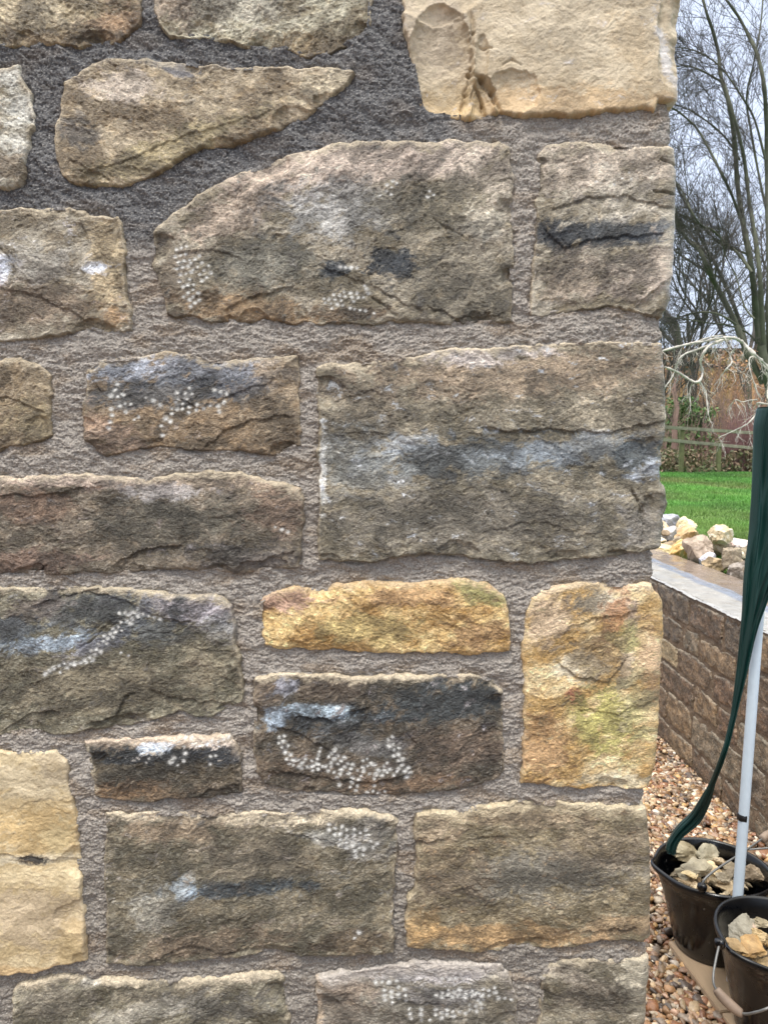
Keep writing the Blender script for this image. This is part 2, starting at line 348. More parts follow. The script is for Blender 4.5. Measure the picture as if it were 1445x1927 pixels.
st('large hump topped brown stone with dark round blotch and punch marks', [(290,440),(300,425),(330,405),(355,388),(375,370),(415,350),(440,335),(500,308),(545,293),(600,280),(660,270),(760,266),(800,270),(860,266),(935,268),(958,280),(963,320),(963,400),(966,480),(964,560),(962,607),(900,610),(860,612),(800,608),(740,605),(700,615),(640,608),(560,610),(500,600),(460,608),(400,608),(370,595),(330,600),(316,590),(312,560),(300,530),(290,500),(288,470)], ((132,115,92),(164,148,126)),
   patch=[(680,310,290,48,-4,(186,166,146),.85),(470,385,120,40,-32,(180,158,134),.75),(640,400,110,46,0,(160,156,148),.75),(910,370,60,90,0,(180,164,142),.6),(820,390,110,45,0,(112,102,78),.75),(870,540,90,70,0,(122,112,92),.7),(500,500,90,40,0,(104,104,92),.55),(440,580,150,26,6,(154,122,78),.7),(650,590,80,12,0,(112,90,62),.8),(330,530,30,60,0,(116,100,78),.7),(735,502,34,28,0,(58,62,70),1),(636,508,26,14,0,(66,72,84),.9),(905,420,40,24,0,(196,184,160),.6)],
   ledges=[([(330,480),(400,470),(460,490)],.002,18),([(600,500),(700,540),(800,590)],.0022,18),([(420,590),(470,560),(560,540)],.003,22),([(800,575),(860,600),(955,590)],.0022,14)], cracks=[([(815,415),(840,432),(870,446)],.0022,.0011),([(730,440),(760,436)],.0015,.001),([(700,480),(712,470),(745,470),(752,492)],.0014,.001),([(690,555),(715,570),(745,598)],.0026,.0013)],
   dots=dots([(345,470),(358,545),(375,570)],3,11,3.4,seed=1)+dots([(370,490),(395,520)],3,12,3.4,seed=2)+dots([(612,572),(650,560),(690,545)],3,9.5,3.3,seed=3)+dots([(660,580),(705,590)],1,9,3.2,seed=4)+dots([(640,505),(672,506)],1,10,3.6,seed=5)+dots([(720,375),(738,345)],2,11,3.4,seed=6,drop=.4)+dots([(800,370),(815,355)],2,10,3.2,seed=7,drop=.4), er=.016)
st('squarish stone on the corner with a dark grey band', [(1012,290),(1025,275),(1060,268),(1130,266),(1200,275),(1270,278),(W,278),(W,592),(1255,595),(1240,600),(1215,595),(1185,583),(1150,578),(1100,582),(1040,590),(1000,597),(997,575),(1000,520),(1005,480),(1007,420),(1007,360),(1008,320)], ((146,128,104),(186,170,148)), patch=[(1130,320,120,40,0,(182,164,142),.7),(1110,442,120,24,2,(70,74,80),.95),(1050,450,44,26,30,(74,76,80),.9),(1220,440,50,20,-6,(92,96,102),.8),(1080,520,60,40,0,(172,150,126),.6),(1200,520,60,40,-30,(178,160,140),.8),(1170,370,50,40,0,(196,184,162),.5),(1110,500,120,30,0,(136,124,104),.5)],
   ledges=[([(1030,395),(1100,375),(1180,372),(1262,395)],.0025,18),([(1020,430),(1060,465),(1120,452),(1250,440)],.003,20),([(1190,580),(1230,545),(1262,515)],.006,60)], cracks=[([(1225,362),(1255,368)],.0035,.0014),([(1240,303),(1262,315)],.003,.0013)], dots=dots([(1120,350),(1200,330)],2,14,3,seed=8,drop=.5))
st('tan stone on the left edge with two white smears', [(-60,395),(0,398),(60,393),(120,390),(155,395),(170,405),(225,408),(235,440),(240,480),(240,540),(248,600),(252,622),(200,628),(165,620),(90,635),(40,640),(0,645),(-60,645)], ((146,126,102),(172,156,134)), patch=[(205,500,36,110,0,(180,156,112),.65),(8,508,20,26,20,(235,235,240),1),(180,508,18,8,-10,(228,228,230),.95),(212,592,20,16,0,(170,128,78),.5),(60,570,100,40,0,(132,108,82),.6),(80,500,70,30,0,(176,168,154),.5)], ledges=[([(0,540),(80,560),(170,600)],.002,18),([(150,400),(160,430),(175,470)],.0025,20)], cracks=[([(5,470),(22,488),(32,505),(30,525)],.002,.0013)])
st('olive brown stone end halfway up the left edge', [(-60,672),(0,676),(40,672),(60,685),(85,690),(97,705),(98,760),(99,820),(60,835),(0,848),(-60,850)], ((122,98,68),(152,128,94)), ledges=[([(0,745),(40,755),(95,775)],.0025,22)], patch=[(70,800,40,40,0,(160,140,98),.7)], er=.018)
st('brown stone with lilac grey top and many punch marks', [(165,700),(175,685),(200,675),(250,672),(290,665),(320,662),(380,672),(430,680),(480,672),(525,670),(560,668),(565,700),(566,760),(568,810),(565,838),(540,850),(515,858),(470,850),(420,845),(380,850),(340,843),(290,840),(240,850),(205,858),(190,852),(165,830),(160,800),(160,760),(165,730)], ((112,90,66),(146,120,90)), patch=[(360,700,180,26,0,(148,147,150),.9),(230,690,50,20,0,(160,160,164),.8),(300,740,130,26,-4,(86,86,86),.8),(480,725,70,22,-14,(92,92,96),.7),(530,700,40,30,0,(150,128,98),.7),(200,815,60,30,20,(158,130,106),.7),(520,770,50,30,-20,(152,132,104),.6)],
   ledges=[([(330,745),(380,770),(450,735),(520,715)],.002,14),([(380,850),(420,810),(470,790),(560,780)],.0028,26),([(180,720),(200,745)],.003,14)], er=.02, prot=.010,
   dots=dots([(222,722),(212,750),(214,785),(208,805)],1,12,4.2,seed=10)+dots([(230,745),(245,775),(250,762)],2,12,3.8,seed=11)+dots([(282,745),(300,765)],2,11,3.8,seed=12,drop=.25)+dots([(318,790),(330,770),(335,745),(360,735)],2,12,4,seed=13,drop=.2)+dots([(345,765),(395,770),(425,762)],2,12,4,seed=14,drop=.3)+dots([(405,735),(428,742)],1,12,4.5,seed=15)+dots([(310,800),(318,815)],2,11,3.6,seed=16,drop=.3)+dots([(255,790),(262,785)],1,9,3.5,seed=17))
st('long low brown stone running off the left edge', [(-60,893),(0,896),(90,895),(160,890),(220,895),(280,900),(330,890),(400,887),(450,888),(490,898),(540,910),(565,920),(573,950),(570,1000),(566,1040),(563,1065),(520,1070),(460,1078),(400,1070),(300,1070),(230,1078),(170,1075),(130,1082),(100,1080),(40,1078),(-60,1076)], ((106,90,72),(134,116,96)), patch=[(200,905,260,13,1,(172,150,130),.85),(420,905,110,16,0,(150,130,104),.7),(60,950,80,30,0,(126,98,74),.7),(320,980,140,40,0,(92,86,70),.65),(530,960,50,40,0,(138,110,86),.6),(60,1055,90,20,0,(122,94,74),.7),(470,1050,90,24,0,(96,88,82),.6),(310,925,60,14,0,(170,160,152),.6)],
   ledges=[([(215,1062),(250,1040),(300,1030),(350,1022)],.0045,26),([(0,930),(60,932),(110,925),(200,915)],.0035,30),([(480,1060),(520,1040),(560,1035)],.003,18),([(70,1075),(98,1055)],.004,14)], er=.018, dots=dots([(520,990),(545,1000)],1,12,3.2,seed=18))
st('largest grey brown stone, set on the corner at mid height', [(597,690),(610,685),(700,678),(780,672),(850,655),(900,655),(960,650),(1050,645),(1150,642),(1245,645),(W,645),(W,1020),(1240,1020),(1225,1030),(1195,1038),(1140,1045),(1060,1052),(1000,1058),(940,1055),(880,1048),(800,1040),(760,1045),(700,1055),(640,1055),(600,1050),(598,1000),(605,950),(602,900),(597,850),(602,800),(595,740)], ((124,110,90),(150,136,114)), patch=[(950,705,300,40,-2,(158,136,108),.65),(900,670,110,16,-4,(176,166,156),.7),(690,780,90,60,0,(120,108,88),.6),(880,862,180,34,-3,(92,98,104),.8),(1080,845,140,24,-4,(134,140,148),.6),(1190,860,44,30,0,(88,96,104),.8),(680,870,80,50,0,(148,148,140),.6),(860,975,250,55,0,(116,108,94),.6),(1130,780,120,20,6,(178,164,136),.6),(608,880,7,60,0,(206,202,190),.8),(760,835,60,14,-10,(148,152,156),.5),(1200,990,36,40,0,(146,138,126),.6),(1215,885,32,14,-20,(186,190,196),.7)],
   ledges=[([(900,800),(960,812),(1060,808),(1140,815),(1200,800),(1250,790)],.0035,24),([(1180,905),(1205,960),(1212,1030)],.004,24),([(620,760),(700,735),(760,750)],.0015,14),([(900,1000),(1000,980),(1100,1000)],.0014,14)], scoops=[(1208,850,34,30,.005),(1228,980,26,50,.006),(1232,900,22,24,.004)], er=.008, rim=.7, cracks=[([(1185,925),(1205,950),(1210,985),(1200,1030)],.0025,.0015)])
st('wide grey stone on the left edge crossed by a diagonal line of punch marks', [(-60,1098),(0,1105),(50,1105),(140,1102),(250,1105),(320,1115),(420,1122),(437,1140),(445,1170),(443,1200),(455,1250),(460,1290),(458,1320),(430,1330),(400,1345),(370,1345),(340,1335),(300,1350),(250,1365),(180,1372),(120,1382),(60,1375),(0,1382),(-60,1380)], ((110,100,80),(136,126,104)), patch=[(370,1145,110,26,6,(166,158,156),.9),(420,1180,36,26,0,(150,148,142),.8),(200,1145,120,30,0,(80,84,86),.8),(60,1150,70,22,-20,(118,106,94),.7),(90,1208,90,16,-4,(148,158,172),.95),(190,1210,60,14,-20,(150,150,158),.8),(290,1185,70,22,0,(84,88,90),.75),(20,1180,60,20,0,(92,98,106),.8),(180,1290,180,50,0,(116,104,80),.6),(400,1240,50,50,0,(132,120,94),.5)],  # light blue patch on the left is painted sheen
   ledges=[([(0,1375),(40,1355),(60,1340),(120,1335)],.004,22),([(160,1360),(220,1345),(235,1310),(260,1300)],.0045,24),([(160,1110),(220,1120),(310,1160),(370,1170)],.0025,20),([(280,1290),(320,1310),(420,1320),(455,1318)],.003,20),([(60,1140),(200,1100)],.003,20)], cracks=[([(212,1168),(175,1205),(150,1218)],.002,.0013),([(198,1172),(160,1196)],.002,.0012),([(225,1190),(300,1192),(345,1185)],.0012,.0009)],
   dots=dots([(88,1264),(120,1248),(150,1245),(165,1243)],1,10,4.4,seed=20,drop=0)+dots([(118,1262),(143,1250)],1,10,3.8,seed=21,drop=0)+dots([(165,1242),(185,1220),(205,1195),(235,1170),(265,1145)],2,9.5,4.1,seed=22,drop=.18)+dots([(230,1150),(262,1152),(305,1162)],1,10,4,seed=23,drop=.1)+dots([(230,1225),(245,1230)],1,9,3,seed=24))
st('slim bright ochre stone', [(490,1130),(510,1112),(560,1105),(600,1108),(650,1095),(700,1090),(760,1095),(850,1088),(905,1093),(945,1115),(955,1150),(958,1190),(958,1222),(930,1225),(885,1232),(830,1225),(740,1228),(690,1225),(640,1220),(600,1222),(540,1220),(500,1215),(495,1195),(488,1160)], ((202,160,92),(226,192,128)), rough=1.1, er=.018, rimc=(222,196,160), patch=[(520,1130,60,20,0,(206,160,122),.8),(690,1180,90,26,0,(208,176,92),.8),(900,1115,50,20,15,(196,184,96),.8),(900,1190,50,24,0,(170,124,66),.6),(780,1120,90,16,0,(196,146,84),.6)])
st('tall ochre and yellow stone on the corner', [(1000,1120),(1015,1108),(1055,1100),(1100,1095),(1150,1098),(1230,1100),(W,1100),(W,1475),(1215,1475),(1195,1482),(1150,1478),(1100,1480),(1040,1475),(980,1470),(982,1430),(986,1350),(983,1270),(980,1210),(990,1150)], ((208,170,104),(228,200,146)), rimc=(222,204,176), patch=[(1030,1160,40,50,0,(198,166,124),.7),(1140,1130,50,20,0,(192,176,142),.8),(1160,1170,30,60,10,(190,128,62),.7),(1095,1255,46,30,0,(208,192,156),.6),(1080,1310,14,22,-30,(206,128,76),.9),(1140,1350,66,56,0,(190,174,78),.85),(1180,1220,14,90,6,(206,180,140),.7),(1180,1200,34,26,0,(176,168,70),.6),(1020,1400,50,60,0,(196,146,80),.7),(1150,1462,50,12,0,(210,194,152),.6),(1130,1225,40,50,0,(156,128,80),.6),(1215,1250,20,80,0,(202,160,112),.6),(1195,1320,24,60,0,(206,186,120),.6)],
   ledges=[([(1040,1240),(1080,1270),(1140,1280),(1180,1230)],.003,22),([(1060,1180),(1120,1160),(1200,1150)],.003,22),([(1080,1330),(1160,1340),(1230,1310)],.002,20)], er=.014)
st('dark blue grey stone with a wavy trail of punch marks', [(480,1275),(510,1265),(580,1268),(620,1265),(680,1272),(740,1268),(800,1270),(870,1267),(930,1275),(944,1300),(944,1350),(946,1400),(948,1450),(930,1465),(880,1478),(800,1490),(750,1497),(690,1492),(620,1488),(560,1485),(500,1472),(485,1450),(480,1400),(478,1330)], ((84,72,58),(108,92,74)), rim=.85, rimc=(214,198,170), patch=[(840,1320,120,34,-4,(62,68,74),.85),(620,1345,110,26,0,(58,64,72),.8),(600,1332,64,11,4,(152,162,176),.95),(520,1345,30,20,12,(128,136,152),.85),(500,1300,34,26,0,(112,96,78),.7),(620,1295,60,22,0,(84,72,58),.8),(860,1405,100,34,0,(108,90,72),.7),(690,1400,80,20,10,(104,104,102),.6),(600,1440,110,20,0,(98,80,60),.6),(740,1475,120,14,-4,(112,88,62),.7),(540,1290,16,24,-30,(158,156,160),.7)],  # thin light blue patches paint sky reflected on smooth facets
   ledges=[([(545,1305),(610,1275),(690,1300)],-.003,26),([(560,1345),(620,1350),(700,1325)],.004,26),([(500,1360),(560,1375),(640,1420)],.0025,18),([(760,1370),(790,1400)],.002,14),([(500,1445),(600,1460),(700,1470),(780,1450)],.003,22)],
   dots=dots([(532,1382),(540,1415),(560,1430),(600,1440)],2,10,4.1,seed=30)+dots([(555,1430),(610,1430),(640,1455)],2,10,4,seed=31)+dots([(625,1415),(655,1440),(680,1455)],3,10,4,seed=32)+dots([(640,1470),(680,1478),(725,1482)],2,10,3.4,seed=33,drop=.3)+dots([(692,1425),(700,1445),(720,1455)],3,10,4,seed=34)+dots([(735,1385),(748,1410),(755,1435),(772,1452)],2,10,4,seed=35)+dots([(725,1435),(745,1450)],2,10,4,seed=36)+dots([(598,1425),(604,1405)],1,6,3,seed=37,jit=.4))
st('small dark stone with pale top edge above the olive brown one', [(160,1395),(220,1390),(290,1385),(360,1382),(430,1380),(445,1390),(455,1430),(458,1470),(455,1490),(400,1498),(330,1500),(270,1507),(210,1502),(185,1498),(172,1450),(165,1415)], ((76,66,52),(100,86,66)), rim=1.0, rimw=1.3, rimc=(216,196,172), patch=[(270,1418,110,18,0,(52,56,62),.9),(420,1415,40,22,0,(62,66,76),.85),(340,1392,90,8,0,(206,188,168),.8),(290,1402,30,8,0,(196,204,222),.85),(250,1485,90,16,0,(124,98,66),.8),(380,1480,80,12,-6,(112,98,78),.6),(172,1440,8,40,-14,(150,136,112),.7)],
   ledges=[([(290,1500),(360,1497),(410,1478)],.003,14)], dots=dots([(310,1408),(330,1420)],2,12,4.4,seed=40,drop=.1)+dots([(350,1400),(352,1425),(338,1435)],1,11,4.4,seed=41)+dots([(395,1390),(404,1415),(408,1430)],2,11,4,seed=42,drop=.2)+dots([(352,1385),(375,1383)],1,10,4,seed=43)+dots([(415,1390),(432,1382)],1,9,3.8,seed=44)+dots([(278,1432),(284,1424)],1,7,3,seed=45))
st('smooth cream yellow stone on the lower left edge', [(-60,1408),(0,1410),(60,1410),(110,1412),(130,1430),(132,1470),(140,1500),(150,1550),(152,1600),(158,1700),(165,1805),(110,1810),(70,1822),(0,1828),(-60,1830)], ((200,176,130),(214,194,152)), smooth=1, rough=.12, er=.008, rim=.2, patch=[(90,1560,90,50,0,(206,168,94),.75),(60,1470,70,30,0,(212,194,156),.6),(70,1612,90,8,-2,(230,214,176),.8),(68,1614,22,7,4,(74,68,58),1),(70,1720,90,50,0,(194,170,134),.7),(140,1780,20,60,0,(188,156,92),.6),(60,1818,90,8,0,(196,156,92),.7),(110,1440,26,30,0,(180,160,128),.5),(115,1575,26,24,0,(220,196,134),.6)],
   ledges=[([(-60,1600),(0,1604),(80,1608),(155,1612)],.003,26),([(20,1520),(80,1500),(140,1530)],.0008,26)])
st('olive brown stone with white punched patch in its top right', [(200,1525),(260,1530),(300,1528),(380,1530),(440,1528),(520,1528),(580,1525),(630,1520),(690,1522),(735,1530),(750,1545),(748,1580),(742,1640),(740,1700),(740,1785),(700,1793),(650,1790),(590,1793),(530,1785),(480,1790),(400,1800),(330,1810),(270,1812),(205,1808),(203,1720),(198,1640),(200,1580)], ((108,96,76),(134,120,96)), rim=.9, patch=[(460,1540,240,11,0,(186,170,140),.7),(330,1560,90,20,0,(138,116,88),.6),(470,1664,130,13,-4,(84,94,106),.85),(350,1665,26,18,10,(150,160,172),.8),(300,1700,60,40,-40,(146,142,128),.45),(620,1575,60,10,8,(186,180,164),.7),(480,1610,100,40,0,(122,110,88),.6),(660,1760,70,20,0,(112,92,64),.6),(390,1770,110,22,-6,(146,124,96),.6),(690,1570,44,40,0,(150,144,132),.5)],
   ledges=[([(280,1800),(360,1775),(430,1790)],.003,22),([(400,1800),(470,1775),(560,1785)],.0025,18),([(520,1560),(600,1575),(640,1585)],.002,14)],
   dots=dots([(620,1552),(660,1556),(690,1560)],2,11,3.8,seed=50)+dots([(640,1572),(690,1578)],3,10.5,3.9,seed=51,drop=.2)+dots([(655,1595),(685,1597)],2,11,3.8,seed=52)+dots([(690,1568),(706,1585)],2,11,3.6,seed=53)+[(676,1745,4,),(668,1754,2.5)])
st('brown stone with ochre foot beside the gravel', [(785,1530),(800,1525),(880,1520),(950,1510),(1010,1508),(1090,1508),(1170,1513),(1215,1520),(W,1522),(W,1760),(1220,1765),(1180,1768),(1140,1765),(1080,1778),(1010,1780),(960,1780),(910,1788),(840,1782),(800,1778),(765,1775),(763,1740),(768,1690),(782,1650),(783,1600),(778,1565)], ((136,116,84),(158,138,104)), rim=.9, rimw=1.6, rimc=(208,192,160), patch=[(960,1530,150,20,0,(166,142,106),.7),(1000,1640,200,40,-6,(118,112,98),.65),(840,1640,70,50,0,(134,112,78),.6),(920,1755,180,20,0,(178,142,86),.8),(1160,1740,80,20,-6,(164,134,90),.7),(810,1560,40,20,0,(158,136,104),.6),(1130,1590,80,40,0,(156,134,100),.5),(790,1740,40,30,0,(164,130,72),.6)],
   ledges=[([(770,1575),(810,1580),(850,1565)],.003,14),([(900,1785),(960,1762),(1040,1760),(1110,1745),(1200,1740)],.004,26),([(870,1575),(950,1570)],.0015,12)], er=.012)
st('grey brown stone along the bottom edge of the view, left of centre', [(28,1860),(40,1848),(80,1838),(160,1832),(240,1838),(330,1842),(420,1835),(480,1828),(525,1825),(538,1835),(542,1870),(548,1927),(550,2000),(20,2000),(30,1920)], ((120,108,86),(146,134,110)), rim=.7, patch=[(180,1842,24,6,0,(214,204,180),.8),(460,1836,50,8,0,(196,180,150),.7),(330,1860,120,16,-6,(150,138,112),.7),(100,1880,60,30,0,(132,122,102),.6),(420,1890,80,22,0,(92,88,80),.6),(280,1895,100,16,-12,(166,158,138),.6)], er=.02)
st('grey stone along the bottom with three bands of punch marks', [(595,1835),(640,1823),(700,1820),(760,1812),(820,1805),(880,1808),(940,1815),(958,1830),(968,1860),(975,1927),(975,2010),(592,2010),(598,1920)], ((120,108,94),(146,134,118)), rim=.9, rimw=2.2, rimc=(200,190,178), patch=[(800,1825,120,20,0,(188,180,174),.7),(660,1850,50,16,10,(150,130,108),.6),(850,1870,100,16,0,(110,106,104),.6),(640,1900,50,40,0,(108,94,78),.5),(935,1870,30,40,0,(152,140,114),.6),(600,1890,8,60,0,(176,154,126),.7)],
   ledges=[([(740,1872),(790,1885),(830,1880)],.003,16)], scoops=[(930,1822,26,14,.003)], cracks=[([(885,1868),(886,1908)],.0028,.0009),([(908,1815),(915,1832),(940,1836)],.0025,.001)],
   dots=dots([(708,1845),(745,1842)],1,11,3.6,seed=60)+dots([(724,1866),(762,1862)],3,11,4,seed=61,drop=.05)+dots([(820,1862),(850,1862),(890,1866),(930,1860)],2,10.5,4,seed=62,drop=.1)+dots([(832,1836),(870,1838)],1,11,3.6,seed=63)+dots([(850,1870),(905,1872),(960,1878)],1,10.5,3.9,seed=64)+dots([(772,1902),(792,1900)],3,10.5,4,seed=65,drop=.1)+dots([(820,1900),(850,1900),(880,1893),(905,1890)],2,10.5,4,seed=66,drop=.05)+dots([(808,1915),(812,1925)],1,8,3.6,seed=67)+dots([(900,1855),(905,1890)],2,10,3.6,seed=68,drop=.3), er=.014)
st('plain brown stone at the bottom of the corner', [(1020,1830),(1035,1812),(1080,1803),(1130,1800),(1180,1802),(1222,1800),(W,1800),(W,2010),(1010,2010),(1012,1927),(1016,1870)], ((124,110,88),(152,138,114)), patch=[(1070,1830,40,20,0,(164,150,128),.6),(1130,1870,80,30,0,(112,100,82),.6),(1200,1830,30,50,0,(168,158,132),.6)], er=.016)
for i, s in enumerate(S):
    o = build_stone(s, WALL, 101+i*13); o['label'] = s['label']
# stones beyond the frame: plain courses, coarser
uvS = [[uv_of(*p) for p in s['poly']] for s in S]
zt, zb = atY(700, -60, D).z, atY(700, 2010, D).z; xl = atY(-60, 900, D).x
rs = np.random.RandomState(5); ex = []
cols = [((146,126,98),(176,156,126)),((112,98,78),(140,124,100)),((186,150,94),(210,178,120)),((130,114,94),(160,144,122)),((92,82,70),(120,106,88))]
def course(z0, z1, u0, u1, lo, hi):
    u = u0
    while u < u1-.1:
        L = rs.uniform(lo, hi); e = min(u+L, u1)
        if u1-e < .12: e = u1
        ex.append([(u+.014, z0+.014), (e-.014, z0+.014+rs.uniform(0, .006)), (e-.014, z1-.012), (u+.014+rs.uniform(0, .01), z1-.012)]); u = e
for z0, z1 in ((0, .2), (.2, .38), (.38, zb)): course(z0, z1, -1.3, .95, .26, .42)
for z0, z1 in ((zt, zt+.2), (zt+.2, zt+.36)): course(z0, z1, -1.3, 1.0, .26, .42)
zz = zb
for hh in (.24, .2, .26, .2, .26, .2):
    if zz < zt: course(zz, min(zz+hh, zt) if zt-zz-hh > .1 else zt, -1.3, xl, .26, .4); zz = zz+hh if zt-zz-hh > .1 else zt
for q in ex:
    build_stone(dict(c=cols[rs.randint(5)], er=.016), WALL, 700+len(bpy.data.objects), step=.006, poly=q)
# mortar
def build_mortar(parent, polys, u0, u1, v0, v1, step, mapf, seed, mat_, cull):
    us = np.arange(u0, u1, step); vsn = np.arange(v0, v1, step); U, V = np.meshgrid(us, vsn)
    dmin = np.full(U.shape, -9.0)
    for poly in polys:
        P = np.array(poly); a0, b0 = P.min(0)-.03; a1, b1 = P.max(0)+.03
        i0, i1 = np.searchsorted(us, [a0, a1]); j0, j1 = np.searchsorted(vsn, [b0, b1])
        if i1 <= i0 or j1 <= j0: continue
        s_ = (slice(j0, j1), slice(i0, i1)); dmin[s_] = np.maximum(dmin[s_], sdf(U[s_], V[s_], poly))
    return U, V, dmin
U, V, dm = build_mortar(WALL, uvS, xl-.02, .72, zb-.01, zt+.01, .0011, wallmap, 0, None, .006)
X_, Y_ = pxr(U, V)
wob = fbm(U*9, V*9, 301, 3)
ul = sstep(760, 400, Y_ + X_*.35 + 120*wob)          # upper left: pressed, pitted; elsewhere brushed sideways
wx = U+.003*fbm(U*34, V*34, 302, 4, .5); wy = V+.003*fbm(U*34, V*34, 303, 4, .5)
h = .0022 + .0032*fbm(wx*14, wy*22, 304, 3)
brushed = .0022*fbm0(wx*34, wy*75, 305, 6, .76) + .0015*facets(wx*110, wy*190, 306, 1., .9) + .0010*facets(wx*200, wy*380, 312, 1., .9) + .0009*perlin(U*300, V*520, 313)
pits = fbm(wx*150, wy*210, 307, 4, .7)
pitted = .0010*fbm(wx*90, wy*150, 308, 6, .7) + .0007*facets(wx*150, wy*240, 314, 1., .9) + .0012*fbm0(wx*14, wy*60, 315, 4, .6) - .0018*sstep(.5, .8, pits)
h = h + brushed*(1-ul)*.8 + (pitted + .0022*fbm0((wx*.8-wy*.6)*10, (wx*.6+wy*.8)*55, 316, 4, .55))*ul + .0007*perlin(U*640, V*640, 309) + .0006*perlin(U*420, V*420, 310)
h = h - .0008*sstep(.006, .001, -dm) + .0030*sstep(.006, .0, -dm)*fbm(U*60, V*60, 311, 3)
h = h - .0050*sstep(.03, .0, uc(V)-U)
c_br, c_ul, c_dk = srgb((166,157,146)), srgb((102,101,101)), srgb((122,114,102))
mm = sstep(.15, .8, ul)[..., None]; C = c_br*(1-mm)+c_ul*mm
m = (sstep(1450, 1750, Y_+80*wob)*.5)[..., None]; C = C*(1-m)+c_dk*m
m = (.6*sstep(.05, .6, fbm(U*12, V*30, 321, 4)))[..., None]; C = C*(1-m)+srgb((150,130,106))*m*(1-mm*.7)+C*m*mm*.7
dmp = (.42*sstep(.0, .55, fbm(U*10+5, V*14, 324, 4)))[..., None]*mm; C = C*(1-dmp)+C*.6*dmp
sn = (.42*sstep(.2, .5, perlin(U*430, V*700, 322)))[..., None]; C = C*(1-sn)+srgb((214,208,198))*sn
sn = (.35*sstep(.25, .5, perlin(U*480+9, V*480, 323)))[..., None]; C = C*(1-sn)+srgb((78,70,62))*sn
Xw, Yw, Zw = wallmap(U, V, h)
grid_mesh('mortar', Xw, Yw, Zw, dm < .005, M_MORTAR, WALL, C)
# coarse mortar outside the frame, in four bands round the detailed sheet
def coarse(u0, u1, v0, v1):
    U, V, dm = build_mortar(WALL, ex, u0, u1, v0, v1, .008, wallmap, 0, None, .01)
    h = .002*fbm(U*30, V*60, 331, 3); X, Y, Z = wallmap(U, V, h)
    C = np.ones(U.shape+(3,))*srgb((126,116,106)); return X, Y, Z, C
for b in ((-1.32, 1.0, -.05, zb+.002), (-1.32, 1.0, zt-.002, zt+.37), (-1.32, xl-.006, zb-.008, zt+.008), (.70, 1.0, zb-.008, zt+.008)):
    X, Y, Z, C = coarse(*b); grid_mesh('mortar', X, Y, Z, np.ones(X.shape, bool), M_MORTAR, WALL, C)
def box_np(x0, x1, y0, y1, z0, z1):
    V = [(x, y, z) for x in (x0, x1) for y in (y0, y1) for z in (z0, z1)]
    F = [(0,1,3,2),(4,6,7,5),(0,4,5,1),(2,3,7,6),(0,2,6,4),(1,5,7,3)]
    return V, F
M_CORE = mat('wall_core', srgb((120,110,100)), rough=.9, bump=.5, bscale=60, bdist=.004)
V_, F_ = box_np(-1.3, .305, D+.03, D+.58, -.05, zt+.34); mesh_np('rubble_core', V_, F_, M_CORE, WALL, smooth=False)
for o in WALL.children: to_local(o)
#PART2
# ------------------------------------------------------------------ ground
def sheet(name, xs, ys, zf, m, colf=None):
    X, Y = np.meshgrid(xs, ys); Z = zf(X, Y)
    o = grid_mesh(name, X, Y, Z, np.ones(X.shape, bool), m, None, colf(X, Y) if colf else None)
    o['kind'] = 'structure'; return o
M_GROUND = mat('wet_grit', srgb((112,90,68)), rough=.6, var=.5, vscale=90, bump=1, bscale=120, bdist=.01)
sheet('ground', np.array([-300, -20, -5, 0, .5, 1, 1.5, 1.6]), np.array([-300, -20, -2, 0, 1, 2, 3, 4, 5, 7, 9, 9.1]), lambda X, Y: X*0-.012, M_GROUND)
M_LAWN = mat('lawn_turf', srgb((66,104,44)), rough=.9, var=.35, vscale=1.3, bump=1, bscale=30, bdist=.03)
def tz(X, Y): return .70 + .02*perlin(X*.8, Y*.6, 400) + .012*perlin(X*3, Y*3, 401) + np.where(Y > 10, (Y-10)*.018, 0).clip(0, 1.2)
xs = np.concatenate([np.arange(1.70, 12, .12), [13, 16, 25, 60, 300]]); ys = np.concatenate([np.arange(-2, 22, .15), [24, 30, 45, 80, 200, 900]])
sheet('lawn', xs, ys, tz, M_LAWN)
sheet('far_lawn', np.array([-300, -60, -20, -8, -3, 0, 1.0, 1.70]), np.array([9, 9.5, 12, 15, 18, 22, 24, 30, 45, 80, 200, 900.]), tz, M_LAWN)
# retained bank behind the terrace
V_, F_ = box_np(-20, 1.34, 9.0, 9.3, -.05, .72); tag(mesh_np('retaining_bank', V_, F_, M_CORE, smooth=False), kind='structure')
def blades(n, seed):
    rs = np.random.RandomState(seed)
    Y = 3.9*np.exp(rs.rand(n)*math.log(17.2/3.9)); a = rs.uniform(.335, .535, n); X = a*Y
    ok = X > 1.85; X, Y = X[ok], Y[ok]; n = len(X); Z = tz(X, Y)
    hgt = rs.uniform(.025, .06, n)*(.75+.5*fbm(X*1.7, Y*1.7, 410, 3)); wd = rs.uniform(.0018, .003, n)*(1+Y/9)
    th = rs.uniform(0, 2*np.pi, n); lx = rs.normal(0, .018, n); ly = rs.normal(0, .018, n)
    A = np.stack([X-np.cos(th)*wd, Y-np.sin(th)*wd, Z-.003], 1); B = np.stack([X+np.cos(th)*wd, Y+np.sin(th)*wd, Z-.003], 1); T = np.stack([X+lx, Y+ly, Z+np.abs(hgt)], 1)
    Vv = np.stack([A, B, T], 1).reshape(-1, 3); F = np.arange(3*n).reshape(n, 3)
    t = fbm(X*.9, Y*.9, 412, 4)[:, None]; c = srgb((96,150,62))*(1+.3*t)+(srgb((120,124,74))-srgb((98,142,66)))*np.clip(fbm(X*.5, Y*.35, 414, 3)+.15, 0, 1)[:, None]
    c = c*rs.uniform(.7, 1.3, (n, 1)); c = np.repeat(c, 3, 0)
    return Vv, F, c
Vb, Fb, Cb = blades(170000, 3)
